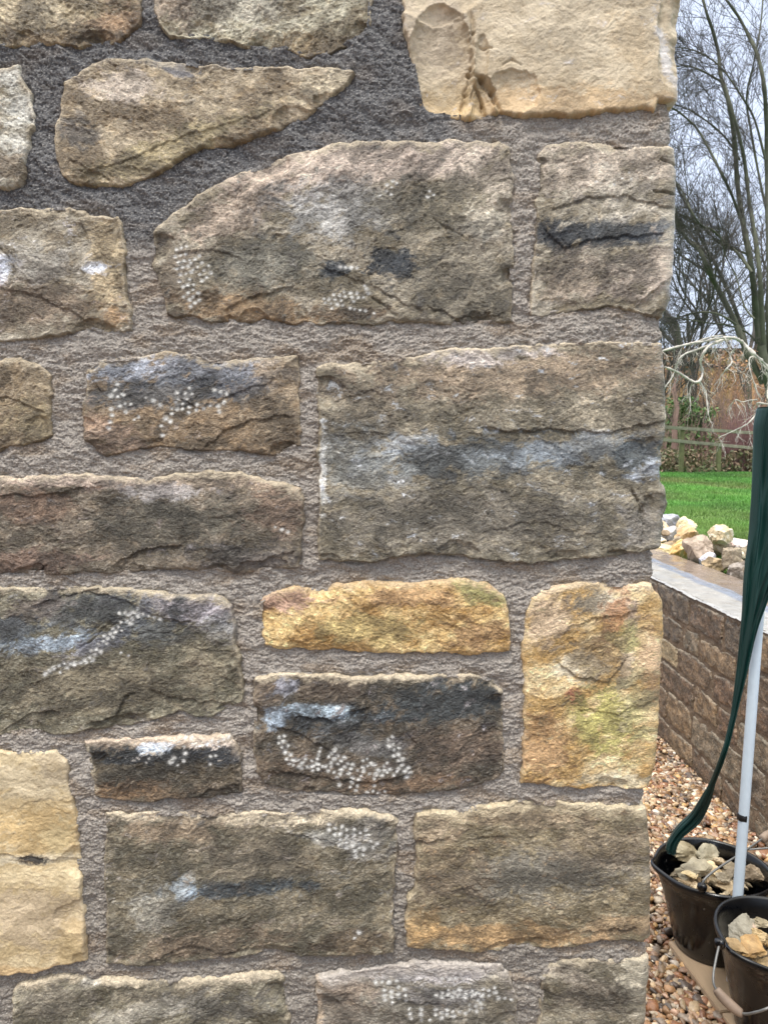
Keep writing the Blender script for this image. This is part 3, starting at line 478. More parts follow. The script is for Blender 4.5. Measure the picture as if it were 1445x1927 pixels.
M_BLADE = mat('grass_blade', attr=True, rough=.55, var=.1, vscale=3)
tag(mesh_np('grass', Vb, Fb, M_BLADE, col=Cb), 'short bright green mown grass of the lawn', 'grass', kind='stuff')
# ------------------------------------------------------------------ rocks
def ico(sub):
    import bmesh
    bm = bmesh.new(); bmesh.ops.create_icosphere(bm, subdivisions=sub, radius=1); bm.verts.ensure_lookup_table()
    V = np.array([v.co[:] for v in bm.verts]); F = np.array([[v.index for v in f.verts] for f in bm.faces]); bm.free(); return V, F
ICO = {k: ico(k) for k in (1, 2, 3, 4, 5)}
def rock(size, seed, sub=4, ncut=14, rough=.05, dkr=None):
    V, F = ICO[sub]; rs = np.random.RandomState(seed)
    n = rs.normal(size=(ncut, 3)); n /= np.linalg.norm(n, axis=1)[:, None]; dk = rs.uniform(*(dkr or (.55, 1.0)), ncut)
    dots_ = V@n.T; r_ = np.where(dots_ > .05, dk/np.maximum(dots_, .05), 9).min(1); r_ = np.minimum(r_, 1.15)
    P = V*r_[:, None]
    nzv = fbm(P[:,0]*2.3+seed, P[:,1]*2.3+P[:,2]*1.7, seed % 97, 4, .6) + .6*facets(P[:,0]*3+P[:,2], P[:,1]*3+seed, seed % 89, .9, .5)
    P = P*(1+rough*nzv)[:, None]
    return P*np.array(size), F, nzv
M_RUB = mat('rubble', attr=True, rough=.55, rvar=.15, var=.28, vscale=55, bump=.8, bscale=110, bdist=.004)
def rock_obj(name, loc, size, rot, c, seed, sub=4, ncut=14, rough=.06, c2=None, dkr=None):
    V, F, n = rock(size, seed, sub, ncut, rough, dkr)
    c = srgb(c); m = sstep(-.2, .4, fbm(V[:,0]*22+seed, V[:,2]*26+V[:,1]*15, 55, 4))[:, None]
    C = c*(1-m)+(srgb(c2) if c2 else c*1.25)*m
    o = mesh_np(name, V, F, M_RUB, col=C, smooth=(sub > 3)); o.location = loc; o.rotation_euler = rot
    if sub > 3:
        try: o.data.set_sharp_from_angle(angle=R(28))
        except Exception: pass
    return o
# ------------------------------------------------------------------ low retaining wall
XW = 1.34; ZW = .76
LOW = empty('low_stone_wall', (XW, 4, 0), 'low brown stone garden wall with a wet mortar top running away behind the buckets', 'low wall')
def lowmap(u, v, h): return XW-h, u, v
def lowpx(U, V): return U*1000, V*1000
rows = [(0,.11),(.11,.26),(.26,.385),(.385,.50),(.50,.61),(.61,.75)]
lc = [((114,96,74),(140,120,92)),((100,84,64),(128,106,80)),((130,110,80),(156,134,98)),((96,86,72),(122,110,92)),((110,88,66),(136,110,80)),((122,112,94),(148,136,114))]
rs = np.random.RandomState(21); lp = []
lc = [(tuple(int(v*k) for v, k in zip(a, (.95, .87, .79))), tuple(int(v*k) for v, k in zip(b, (.95, .87, .79)))) for a, b in lc]
for k, (z0, z1) in enumerate(rows):
    u = 1.25-rs.rand()*.2
    while u < 6.2:
        L = rs.uniform(.16, .42)*(1.15 if z1-z0 > .125 else 1); j = lambda a=.008: rs.uniform(-a, a)
        if k < 5 or True:
            q = [(u+.012+j(), z0+.011+j(.005)), (u+L*.5, z0+.009+j(.006)), (u+L-.010+j(), z0+.011+j(.005)), (u+L-.011+j(), (z0+z1)/2+j()), (u+L-.014+j(), z1-.010+j()), (u+L*.5, z1-.006+j(.008)), (u+.014+j(), z1-.009+j()), (u+.011+j(.006), (z0+z1)/2)]
            lp.append((q, k, u+L/2))
        u += L
for i, (q, k, um) in enumerate(lp):
    c = lc[rs.randint(len(lc))]; lab = None
    if k == 4 and 3.3 < um < 3.5: c = ((176,138,84),(196,158,104))
    if k == 3 and 3.42 < um < 3.66: c = ((150,126,88),(172,146,104))
    if k == 5 and 3.55 < um < 3.75: c = ((140,116,80),(160,134,98))
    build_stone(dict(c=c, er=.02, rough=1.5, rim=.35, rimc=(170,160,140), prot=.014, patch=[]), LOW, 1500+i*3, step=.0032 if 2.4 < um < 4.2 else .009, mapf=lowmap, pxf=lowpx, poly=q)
us = np.arange(1.2, 6.3, .006); vv = np.arange(-.05, .762, .006); U, V = np.meshgrid(us, vv)
h = .003+.004*fbm(U*20, V*30, 501, 4)+.002*fbm(U*90, V*90, 502, 3); X, Y, Z = lowmap(U, V, h)
C = srgb((112,94,74))*(1+.25*fbm(U*14, V*14, 503, 4))[..., None]
grid_mesh('mortar', X, Y, Z, np.ones(X.shape, bool), M_MORTAR, LOW, C)
V_, F_ = box_np(XW+.03, 1.71, 1.2, 6.3, -.05, ZW-.02); mesh_np('rubble_core', V_, F_, M_CORE, LOW, smooth=False)
xs = np.arange(1.312, 1.735, .006); ys = np.arange(1.2, 6.3, .008); X, Y = np.meshgrid(xs, ys)
eg = XW-.012+.008*fbm(Y*5, Y*0+2, 511, 4)+.003*perlin(Y*30, Y*0, 512)
Z = ZW + .003*fbm(X*9, Y*6, 513, 3) + .0008*fbm(X*60, Y*60, 514, 3)*sstep(1.58, 1.5, X) - .006*sstep(.006, 0, X-eg)
wob = .014*fbm(X*6, Y*4, 515, 4)
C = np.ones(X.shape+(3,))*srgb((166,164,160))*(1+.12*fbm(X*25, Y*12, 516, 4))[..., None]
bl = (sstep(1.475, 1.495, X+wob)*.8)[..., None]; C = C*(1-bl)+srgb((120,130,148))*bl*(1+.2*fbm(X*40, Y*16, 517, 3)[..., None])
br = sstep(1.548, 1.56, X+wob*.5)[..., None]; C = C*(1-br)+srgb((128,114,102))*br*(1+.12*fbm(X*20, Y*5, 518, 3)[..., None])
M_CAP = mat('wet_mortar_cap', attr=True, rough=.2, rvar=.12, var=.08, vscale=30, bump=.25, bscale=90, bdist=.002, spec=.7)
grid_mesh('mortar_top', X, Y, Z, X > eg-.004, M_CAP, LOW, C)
for o in LOW.children: to_local(o)
# rubble along the lawn edge: (px, py centre, w, h px, row, colour, label)
rub = [(1258,984,40,26,2,(150,152,160),(176,176,178),'rounded blue grey stone topping the far end of the rubble heap'),
 (1285,990,34,28,2,(222,204,160),(236,224,192),'cream block with a flat top behind the rubble heap'),
 (1250,1012,48,30,1,(172,166,162),(196,190,184),'lilac grey boulder under the blue grey one'),
 (1289,1013,46,30,1,(186,150,104),(206,180,138),'tan stone sloping down towards the lawn'),
 (1248,1035,42,26,0,(220,196,146),(234,214,172),'long cream yellow stone at the near left of the heap'),
 (1283,1037,38,34,0,(200,160,92),(226,204,150),'deep yellow block with a pale top in the front of the heap'),
 (1313,1032,42,46,0,(140,122,104),(176,158,140),'big brown grey stone with a pitted ring in the middle of the heap'),
 (1329,1055,26,24,0,(196,192,200),(214,212,216),'small white stone wedged in front of the heap'),
 (1346,1062,34,28,0,(122,104,76),(178,154,118),'olive stone with a pointed tan top next to the white one'),
 (1344,1031,42,26,1,(176,150,128),(206,184,162),'pinkish wedge lying across the gap in the heap'),
 (1356,1010,34,30,1,(196,176,140),(220,208,184),'pale jagged stone perched highest beside the gap'),
 (1387,1024,52,24,2,(214,196,190),(226,212,206),'pale pink slab lying flat at the back of the heap'),
 (1376,1055,36,38,0,(120,106,86),(150,136,114),'olive brown stone leaning under the pink slab'),
 (1393,1077,38,40,0,(108,96,84),(150,140,130),'dark brown stone with a white streak by the green cloth'),
 (1404,1046,34,26,1,(124,112,90),(150,138,112),'dull olive stone half hidden by the green cloth'),
 (1332,1044,26,18,1,(110,92,72),(140,118,94),'small dark stone filling the gap in the heap'),
 (1268,1028,22,16,1,(150,120,84),(180,150,110),'small tan stone tucked behind the deep yellow block'),
 (1238,1000,40,36,1,(200,176,140),(216,198,166),'tan stone half hidden by the wall corner'),
 (1425,1075,44,40,0,(130,114,92),(156,142,120),'brown stone behind the green cloth')]
for i, (px, py, wpx, hpx, row, c, c2, lab) in enumerate(rub):
    X0 = (1.80, 1.97, 2.14)[row]; p = atX(px, py, X0); d = p.y*cp; sx = wpx/FPX*d/2; sz = hpx/FPX*d/2
    o = rock_obj('rubble_stone', p, (sx*1.3, sx*1.1+.01, sz*1.35), (rs.uniform(-.1,.1), rs.uniform(-.1,.1), rs.uniform(-.5,.5)), c, 40+i*7, sub=5, ncut=13, rough=.09, c2=c2, dkr=(.5, .95))
    tag(o, lab, 'stone', 'rubble stones heaped along the lawn edge')
for i in range(16):
    y = rs.uniform(3.7, 5.6); X0 = rs.uniform(1.78, 2.0); o = rock_obj('rubble_stone', (X0, y, .775+.05*(X0-1.78)/.2+rs.uniform(0, .02)), (rs.uniform(.025, .05), rs.uniform(.02, .04), .025), (rs.uniform(-.4,.4), rs.uniform(-.4,.4), rs.uniform(0,6)), [(190,168,130),(150,134,112),(206,192,166),(132,112,86)][i % 4], 900+i, sub=4, dkr=(.45,.95))
    tag(o, 'small loose stone lying among the bigger ones of the rubble heap', 'stone', 'small stones in the rubble heap')
for i in range(34):   # stones beneath, carrying the heap
    y = rs.uniform(3.6, 6.3); x = rs.uniform(1.86, 2.2)
    if y < 5.0 and x > 1.98: continue
    o = rock_obj('rubble_stone', (x, y, .73), (.07, .08, .05), (0, 0, rs.uniform(0, 3)), (150,132,106), 300+i, sub=3)
    tag(o, 'plain stone low down inside the rubble heap along the lawn edge', 'stone', 'low stones under the rubble heap')
# ------------------------------------------------------------------ gravel
def pebbles(n, seed, x0, x1, y0, y1, zlo, zhi, rmin, rmax, sub):
    rs = np.random.RandomState(seed); V0, F0 = ICO[sub]; k = len(V0)
    X = rs.uniform(x0, x1, n); Y = rs.uniform(y0, y1, n); Zc = rs.uniform(zlo, zhi, n)
    sz = rs.uniform(rmin, rmax, n)*np.exp(rs.normal(0, .22, n)); S_ = np.stack([sz*rs.uniform(.9, 1.5, n), sz*rs.uniform(.7, 1.1, n), sz*rs.uniform(.45, .8, n)], 1)
    lump = 1+.20*rs.normal(size=(n, k))*(.6 if sub > 1 else 1); ax = rs.normal(size=(n, 3)); ax /= np.linalg.norm(ax, axis=1)[:, None]
    cut = np.einsum('kc,nc->nk', V0, ax); P = V0[None]*np.where(cut > .35, .35/np.maximum(cut, .35), 1)[..., None]*np.clip(lump, .7, 1.3)[..., None]*S_[:, None]
    a = rs.uniform(0, 6.28, n); b = rs.normal(0, .45, n)
    ca, sa, cb, sb = [q[:, None] for q in (np.cos(a), np.sin(a), np.cos(b), np.sin(b))]
    x, y, z = P[..., 0], P[..., 1], P[..., 2]; y, z = y*cb-z*sb, y*sb+z*cb; x, y = x*ca-y*sa, x*sa+y*ca
    V = np.stack([x+X[:, None], y+Y[:, None], z+Zc[:, None]], 2).reshape(-1, 3)
    F = (F0[None]+(np.arange(n)*k)[:, None, None]).reshape(-1, 3)
    pal = np.array([srgb(q) for q in ((196,176,146),(160,128,96),(136,98,70),(214,202,182),(132,122,112),(172,148,126),(190,158,112),(100,90,84),(146,110,88),(226,218,206),(140,122,100),(182,154,134))])
    pr = np.array([.14,.13,.10,.09,.10,.10,.07,.07,.07,.03,.06,.04]); c = np.minimum(pal[rs.choice(12, n, p=pr/pr.sum())]*rs.uniform(.5, 1.3, (n, 1)), .8)*np.array([1.0, .93, .86])
    return V, F, np.repeat(c, k, 0)
M_PEB = mat('pebble', attr=True, rough=.32, rvar=.12, var=.25, vscale=140, bump=.3, bscale=300, bdist=.001)
parts = [pebbles(15000, 1, .50, 1.36, 1.15, 3.3, -.004, .006, .0075, .0125, 2), pebbles(9000, 2, .3, 1.36, 3.3, 4.8, -.004, .006, .0085, .013, 1), pebbles(6000, 3, 1.36, 2.6, -.5, 1.25, -.004, .006, .009, .013, 1), pebbles(9000, 4, -1.3, 1.36, -.1, 1.2, -.004, .006, .009, .013, 1)]
off = 0; Vs, Fs, Cs = [], [], []
for V, F, C in parts: Vs.append(V); Fs.append(F+off); Cs.append(C); off += len(V)
tag(mesh_np('gravel', np.concatenate(Vs), np.concatenate(Fs), M_PEB, col=np.concatenate(Cs)), 'mixed brown and cream pea gravel at the foot of the walls', 'gravel', kind='stuff')
# ------------------------------------------------------------------ tubes
def tube(path, rad, sides=8, cap=True):
    P = np.array([tuple(p) for p in path], float); n = len(P); rad = np.broadcast_to(np.asarray(rad, float), (n,))
    T = np.gradient(P, axis=0); T /= np.linalg.norm(T, axis=1)[:, None]+1e-12
    a = np.cross(T, [0.31, .9, .27]); a /= np.linalg.norm(a, axis=1)[:, None]+1e-12; b = np.cross(T, a)
    th = np.linspace(0, 2*np.pi, sides, endpoint=False)
    V = P[:, None]+rad[:, None, None]*(np.cos(th)[None, :, None]*a[:, None]+np.sin(th)[None, :, None]*b[:, None])
    F = []
    for i in range(n-1):
        for j in range(sides): F.append((i*sides+j, i*sides+(j+1) % sides, (i+1)*sides+(j+1) % sides, (i+1)*sides+j))
    V = V.reshape(-1, 3)
    if cap:
        V = np.concatenate([V, P[:1], P[-1:]]); c0, c1 = len(V)-2, len(V)-1
        for j in range(sides): F.append((c0, (j+1) % sides, j, c0)); F.append((c1, (n-1)*sides+j, (n-1)*sides+(j+1) % sides, c1))
    return V, np.array(F)
def smooth_path(pts, k=8):
    P = np.array([tuple(p) for p in pts], float); res = []
    for i in range(len(P)-1):
        p0 = P[max(i-1, 0)]; p1 = P[i]; p2 = P[i+1]; p3 = P[min(i+2, len(P)-1)]
        for j in range(k):
            t = j/k; res.append(.5*((2*p1)+(-p0+p2)*t+(2*p0-5*p1+4*p2-p3)*t*t+(-p0+3*p1-3*p2+p3)*t**3))
    res.append(P[-1]); return np.array(res)
def mesh_poly(name, V, F, m, parent=None, smooth=True):
    me = bpy.data.meshes.new(name); me.from_pydata([tuple(v) for v in V], [], [tuple(dict.fromkeys(int(q) for q in f)) for f in F]); me.materials.append(m)
    for p in me.polygons: p.use_smooth = smooth
    o = bpy.data.objects.new(name, me); COL.objects.link(o)
    if parent: o.parent = parent; to_local(o)
    return o
# ------------------------------------------------------------------ board and buckets
M_WOOD = mat('pale_board', srgb((176,152,124)), rough=.6, rvar=.1, var=.16, vscale=14, bump=.3, bscale=60, bdist=.001, stretch=(1, .12, 1))
BOARD = empty('wooden_board', (.84, 1.7, .01), 'pale tan floorboard lying on the gravel under the two buckets', 'board')
def rbox(c, sx, sy, sz, rz, b=.002):
    import bmesh
    bm = bmesh.new(); bmesh.ops.create_cube(bm, size=1); bmesh.ops.scale(bm, vec=(sx, sy, sz), verts=bm.verts)
    bmesh.ops.bevel(bm, geom=bm.edges[:], offset=b, segments=2, affect='EDGES')
    bmesh.ops.rotate(bm, cent=(0,0,0), matrix=Matrix.Rotation(rz, 3, 'Z'), verts=bm.verts); bmesh.ops.translate(bm, vec=c, verts=bm.verts)
    V = [v.co[:] for v in bm.verts]; F = [[v.index for v in f.verts] for f in bm.faces]; bm.free(); return V, F
ang = math.atan2(.832-.797, 2.05-1.737)
for k in range(2):
    V, F = [], []
    y0, y1 = ((2.07, 1.80), (1.797, 1.24))[k]; yc = (y0+y1)/2; xe = .797+(2.05-yc)*.112
    v, f = rbox((xe+.19, yc, .011), .38, y0-y1, .018, ang); mesh_poly('plank', v, f, M_WOOD, BOARD, False)
M_BLACK = mat('black_rubber', srgb((4,5,8), 1), rough=.27, rvar=.14, var=.5, vscale=30, bump=.3, bscale=90, bdist=.0008, spec=.55)
def dusty(m, cd=(96,86,74)):
    t = m.node_tree; b = t.nodes['Principled BSDF']; src = b.inputs['Base Color'].links[0].from_socket
    co = t.nodes.new('ShaderNodeTexCoord'); n = t.nodes.new('ShaderNodeTexNoise'); n.inputs['Scale'].default_value = 9; n.inputs['Detail'].default_value = 8; n.inputs['Roughness'].default_value = .75
    t.links.new(co.outputs['Object'], n.inputs['Vector'])
    r_ = t.nodes.new('ShaderNodeMapRange'); r_.inputs[1].default_value = .55; r_.inputs[2].default_value = .85; r_.inputs[4].default_value = .14; t.links.new(n.outputs[0], r_.inputs[0])
    mx = t.nodes.new('ShaderNodeMix'); mx.data_type = 'RGBA'; mx.inputs[7].default_value = (.06, .058, .054, 1); t.links.new(r_.outputs[0], mx.inputs[0]); t.links.new(src, mx.inputs[6]); t.links.new(mx.outputs[2], b.inputs['Base Color'])
dusty(M_BLACK)
def splashes(m):
    t = m.node_tree; b = t.nodes['Principled BSDF']; src = b.inputs['Base Color'].links[0].from_socket
    co = t.nodes.new('ShaderNodeTexCoord'); n = t.nodes.new('ShaderNodeTexNoise'); n.inputs['Scale'].default_value = 34; n.inputs['Detail'].default_value = 9; n.inputs['Roughness'].default_value = .7
    t.links.new(co.outputs['Object'], n.inputs['Vector'])
    r_ = t.nodes.new('ShaderNodeMapRange'); r_.inputs[1].default_value = .655; r_.inputs[2].default_value = .70; r_.inputs[4].default_value = .75; t.links.new(n.outputs[0], r_.inputs[0])
    mx = t.nodes.new('ShaderNodeMix'); mx.data_type = 'RGBA'; mx.inputs[7].default_value = (.22, .21, .19, 1); t.links.new(r_.outputs[0], mx.inputs[0]); t.links.new(src, mx.inputs[6]); t.links.new(mx.outputs[2], b.inputs['Base Color'])
splashes(M_BLACK)
M_WIRE = mat('galvanised_wire', srgb((120,120,118)), rough=.45, metal=.6, var=.2, vscale=80)
M_GRIP = mat('worn_grip', srgb((132,114,98)), rough=.55, var=.2, vscale=50, bump=.2)
def bucket(loc, r, rb, H, th_sp, label, rz=0):
    B = empty('bucket', loc, label, 'bucket', 'black buckets of stone chips')
    n = 96; th = np.linspace(0, 2*np.pi, n, endpoint=False); th_r = (th-th_sp+np.pi) % (2*np.pi)-np.pi
    prof = [(0, .0), (rb*.93, .0), (rb, .006)] + [(rb+(r-.007-rb)*t, .006+(H-.03)*t) for t in np.linspace(.1, 1, 8)] + [(r-.004, H-.022), (r+.002, H-.016), (r+.004, H-.006), (r+.002, H), (r-.003, H+.001), (r-.007, H-.004), (r-.009, H-.03)] + [(rb-.004+(r-.011-rb)*t, .012+(H-.045)*t) for t in (.8, .5, .2, 0)] + [(0, .01)]
    V = []; F = []
    for (rr, z) in prof:
        t = np.clip(z/H, 0, 1)**5
        R_ = rr*(1+t*.12*np.exp(-(th_r/.22)**2)) + t*.002*np.sin(3*th+1); zz = z-.004*t*np.cos(2*(th-th_sp)) + t*.006*np.exp(-(th_r/.2)**2)
        V += [(R_[j]*math.cos(th[j]), R_[j]*math.sin(th[j]), zz[j]) for j in range(n)]
    for i in range(len(prof)-1):
        for j in range(n): F.append((i*n+j, i*n+(j+1) % n, (i+1)*n+(j+1) % n, (i+1)*n+j))
    V = [(x+loc[0], y+loc[1], z+loc[2]) for x, y, z in V]
    mesh_poly('bucket_body', V, F, M_BLACK, B)
    return B
def lug(B, p, s=.011):
    V, F, _ = rock((s, s, s*1.2), 5, 2, 4, 0); V = V+np.array(p); mesh_poly('handle_lug', V, F, M_BLACK, B)
B1c = (.908, 2.03, .020); B2c = (.938, 1.71, .020)
B1 = bucket(B1c, .150, .098, .230, math.pi*.97, 'black rubber bucket heaped with grey chips, standing farther back with green cloth tucked in it')
B2 = bucket(B2c, .150, .100, .245, math.pi*1.12, 'dusty black rubber bucket nearer the camera with its handle hanging down')
def handle(B, pts, gi0, gi1, rw=.0028, rg=.011):
    P = smooth_path(pts, 10); V, F = tube(P, rw, 8); h_ = mesh_poly('handle', V, F, M_WIRE, B)
    G = P[gi0*10:gi1*10+1]; t = np.linspace(0, 1, len(G)); V, F = tube(G, rg*(.72+.34*np.sin(np.pi*t)**.6), 14)
    g = mesh_poly('grip', V, F, M_GRIP, None); g.parent = h_; return h_
l1 = atY(1354, 1776, 1.665); l1b = Vector((B2c[0]+.15, 1.70, .245))
handle(B2, [l1, atY(1346, 1812, 1.635), atY(1342, 1842, 1.612), atY(1347, 1862, 1.60), atY(1370, 1888, 1.585), atY(1397, 1908, 1.57), atY(1425, 1905, 1.55), atY(1450, 1896, 1.545), atY(1490, 1880, 1.57), l1b], 3, 5)
lug(B2, l1); lug(B2, l1b)
l2 = atY(1321, 1670, 1.898); l2b = Vector((1.03, 2.14, .235))
handle(B1, [l2, atY(1326, 1655, 1.90), atY(1352, 1634, 1.925), atY(1400, 1603, 1.98), atY(1433, 1580, 2.03), atY(1452, 1571, 2.05), atY(1480, 1566, 2.09), atY(1490, 1590, 2.12), l2b], 4, 6, rg=.013)
lug(B1, l2)
# chips
def chip(loc, s, rot, c, seed, lab, grp, c2=None, flat=.35):
    o = rock_obj('stone_chip', loc, (s, s*.72, s*flat), rot, c, seed, sub=4, ncut=11, rough=.15, c2=c2, dkr=(.38, .95)); tag(o, lab, 'stone chip', grp); return o
G1, G2 = 'stone chips filling the farther bucket', 'stone chips filling the nearer bucket'
zf = .205
big = [(1296,1605,.062,(138,126,100),(164,152,124),'large olive grey chip leaning against the cloth end in the farther bucket',.5,(.5,.1,.3)),
 (1328,1612,.050,(150,142,120),(170,162,140),'wide grey chip in the middle of the farther bucket',.4,(.5,-.2,.5)),
 (1336,1634,.030,(214,192,152),(226,208,176),'cream angular chip in the middle of the farther bucket',.6,(.6,.2,.2)),
 (1304,1636,.050,(144,134,112),(166,156,132),'long grey olive chip at the near side of the farther bucket',.3,(.3,-.1,.1)),
 (1350,1622,.028,(196,176,146),(208,190,160),'tan chip lying across the cream one',.45,(.2,.5,1)),
 (1298,1644,.026,(206,184,140),(220,202,166),'thin pale yellow chip by the rim of the farther bucket',.3,(.2,.2,.1)),
 (1422,1648,.034,(146,128,104),(176,158,134),'rounded brown lump right of the white pole',.8,(0,.1,.4)),
 (1362,1652,.024,(160,148,126),(180,168,146),'small grey chip beside the white pole',.6,(.3,0,0)),
 (1372,1628,.026,(134,122,100),(160,146,122),'dull olive chip behind the white pole',.6,(.2,.3,.8))]
for i, (px, py, s, c, c2, lab, fl, rot) in enumerate(big):
    chip(atZ(px, py, zf+.012), s, rot, c, 600+i, lab, G1, c2, fl)
for i in range(58):
    a = rs.uniform(0, 6.28); q = .100*math.sqrt(rs.rand()); z = zf-.018+.012*rs.rand()
    chip((B1c[0]+q*math.cos(a), B1c[1]+q*math.sin(a), z), rs.uniform(.012, .030), (rs.uniform(-.6,.6), rs.uniform(-.6,.6), rs.uniform(0,6)), [(150,136,110),(176,156,124),(126,114,94),(200,182,150),(140,120,92)][rs.randint(5)], 640+i, 'small angular brown or grey chip among the chips in the farther bucket', G1, None, rs.uniform(.3, .7))
big = [(1392,1752,.052,(150,144,128),(172,166,150),'grey triangular slab standing at the left in the nearer bucket',.3,(.9,.3,-.5)),
 (1414,1752,.026,(206,184,164),(216,198,182),'pinkish white chip in the nearer bucket',.6,(.6,0,.2)),
 (1415,1782,.050,(160,126,78),(190,158,110),'ochre brown slab propped against the near rim',.25,(.5,-.6,.7)),
 (1432,1734,.044,(160,148,122),(184,172,146),'pale olive slab at the back of the nearer bucket',.3,(.3,.2,.2)),
 (1385,1782,.036,(140,116,80),(166,140,102),'brown chip low on the left in the nearer bucket',.3,(.2,.4,0)),
 (1436,1765,.034,(170,142,98),(196,172,130),'tan chip at the right of the nearer bucket',.4,(.4,.4,1))]
for i, (px, py, s, c, c2, lab, fl, rot) in enumerate(big):
    chip(atZ(px, py, zf+.004), s, rot, c, 720+i, lab, G2, c2, fl)
for i in range(40):
    a = rs.uniform(0, 6.28); q = .100*math.sqrt(rs.rand()); z = zf-.04+.012*rs.rand()
    chip((B2c[0]+q*math.cos(a), B2c[1]+q*math.sin(a), z), rs.uniform(.018, .034), (rs.uniform(-.6,.6), rs.uniform(-.6,.6), rs.uniform(0,6)), [(140,122,92),(166,144,110),(120,106,84),(176,152,110)][rs.randint(4)], 760+i, 'small brown chip low in the nearer bucket', G2, None, rs.uniform(.3, .6))
# ------------------------------------------------------------------ pole and cloth
M_POLE = mat('white_plastic_pipe', srgb((200,214,224)), rough=.3, var=.05, vscale=30)
M_TAPE = mat('black_tape', srgb((22,22,24), 1), rough=.4, var=.1)
YP = 1.872
pa, pb = atY(1388, 1690, YP), atY(1426, 1175, YP); dz = (pb-pa)/(pb.z-pa.z)
foot = pa+dz*(.03-pa.z); topp = pa+dz*(1.497-pa.z)
POLE = empty('pole', foot, 'slim white plastic pole standing between the buckets and leaning slightly right', 'pole')
V, F = tube([foot+(topp-foot)*t for t in np.linspace(0, 1, 12)], .0128, 20); mesh_poly('pipe', V, F, M_POLE, POLE)
tb = atY(1398, 1538, YP); V, F = tube([tb-dz*.008, tb-dz*.0075, tb+dz*.0075, tb+dz*.008], [.0136, .0142, .0142, .0136], 6); mesh_poly('tape_band', V, F, M_TAPE, POLE)
V, F = tube([topp+Vector((-.008, -.02, .004)), topp+Vector((.12, -.02, .010))], .009, 12); mesh_poly('top_bar', V, F, M_POLE, POLE)
M_CLOTH = mat('green_mesh_cloth', srgb((10,50,46), 1), rough=.46, rvar=.1, var=.35, vscale=16, bump=.5, bscale=420, bdist=.0008, stretch=(1, 1, .15), spec=.45)
Lp = [(766,1428),(772,1425),(800,1419),(850,1418),(930,1414),(990,1411),(1060,1402),(1100,1399),(1150,1397),(1190,1393),(1260,1386),(1340,1376),(1400,1363),(1440,1349),(1475,1335),(1510,1315),(1535,1300),(1560,1272),(1580,1260),(1594,1250),(1606,1255)]
Rp = [(766,1500),(800,1500),(900,1497),(1000,1486),(1060,1470),(1100,1452),(1130,1442),(1170,1428),(1200,1420),(1270,1405),(1330,1390),(1400,1373),(1440,1360),(1470,1347),(1500,1340),(1525,1330),(1548,1316),(1565,1292),(1580,1280),(1594,1272),(1606,1272)]
ys_ = np.linspace(766, 1606, 240); Lx = np.interp(ys_, *zip(*Lp)); Rx = np.interp(ys_, *zip(*Rp)); ker = np.ones(7)/7
Lx[3:-3] = np.convolve(Lx, ker, 'valid'); Rx[3:-3] = np.convolve(Rx, ker, 'valid')
nc = 96; V = []; th = np.linspace(0, 2*np.pi, nc, endpoint=False)
for i, y in enumerate(ys_):
    t = i/239; Yc = 1.835+(.0 if y < 1400 else .17*sstep(1400, 1590, np.array(y))); Yc = float(Yc)
    a, b = atY(Lx[i], y, Yc), atY(Rx[i], y, Yc); hw = (b.x-a.x)/2; cx = (a.x+b.x)/2; dp = max(.006, min(.034, hw*.75))
    f = fbm(np.cos(th)*1.5+np.sin(th)*.6+t*1.2, np.sin(th)*1.5+t*2.2, 77, 4)*.40 + .22*np.cos(5*th+t*7) + .14*np.cos(9*th-t*12+2*math.sin(t*9)) + .08*np.sin(17*th+t*16)
    hx = hw*np.cos(th)*(1+.0*f); yy = dp*np.sin(th)*(1+f*1.3)
    for j in range(nc): V.append((cx+hx[j]*(1-.06*abs(f[j])), Yc+yy[j], a.z))
n_ = len(ys_); F = [(i*nc+j, i*nc+(j+1) % nc, (i+1)*nc+(j+1) % nc, (i+1)*nc+j) for i in range(n_-1) for j in range(nc)]
F += [tuple(range(nc)), tuple(reversed(range((n_-1)*nc, n_*nc)))]
tag(mesh_poly('green_cloth', V, F, M_CLOTH), 'furled dark green cloth on the white pole, its tail trailing into the farther bucket', 'cloth')
# ------------------------------------------------------------------ fence
M_RAIL = mat('lichened_rail', srgb((140,138,116)), rough=.85, var=.35, vscale=9, bump=.6, bscale=30, bdist=.004, hue=.03)
M_POST = mat('mossy_post', srgb((112,114,76)), rough=.85, var=.35, vscale=9, bump=.6, bscale=30, bdist=.004)
fa, fb = atY(1240, 803, 17.0), atY(1470, 818, 18.2); ga, gb = atY(1235, 826, 17.0), atY(1470, 848, 18.2)
dirx = (fb-fa).normalized()
FENCE = empty('fence', (fa.x, 17, .7), 'weathered post and rail fence, green with lichen, across the back of the lawn', 'fence')
def bar(name, a, b, w_, h_, m, par):
    d = (b-a); L = d.length; v, f = rbox((0, 0, 0), L, w_, h_, 0, .006); M_ = Matrix.Translation((a+b)/2) @ d.to_track_quat('X', 'Z').to_matrix().to_4x4()
    mesh_poly(name, [M_ @ Vector(q) for q in v], f, m, par, False)
for a, b in ((fa, fb), (ga, gb)):
    e = (b-a); bar('rail', a-e*1.3, b+e*.5, .045, .075, M_RAIL, FENCE)
for px in (1172, 1283, 1352, 1432, 1500):
    t = (px-1240)/230; p = fa+(fb-fa)*t; g_ = ga+(gb-ga)*t
    top_ = (g_.z if px == 1352 else p.z)+.05
    bar('post', Vector((p.x, p.y+.06, .6)), Vector((p.x, p.y+.06, top_)), .09, .09, M_POST, FENCE)
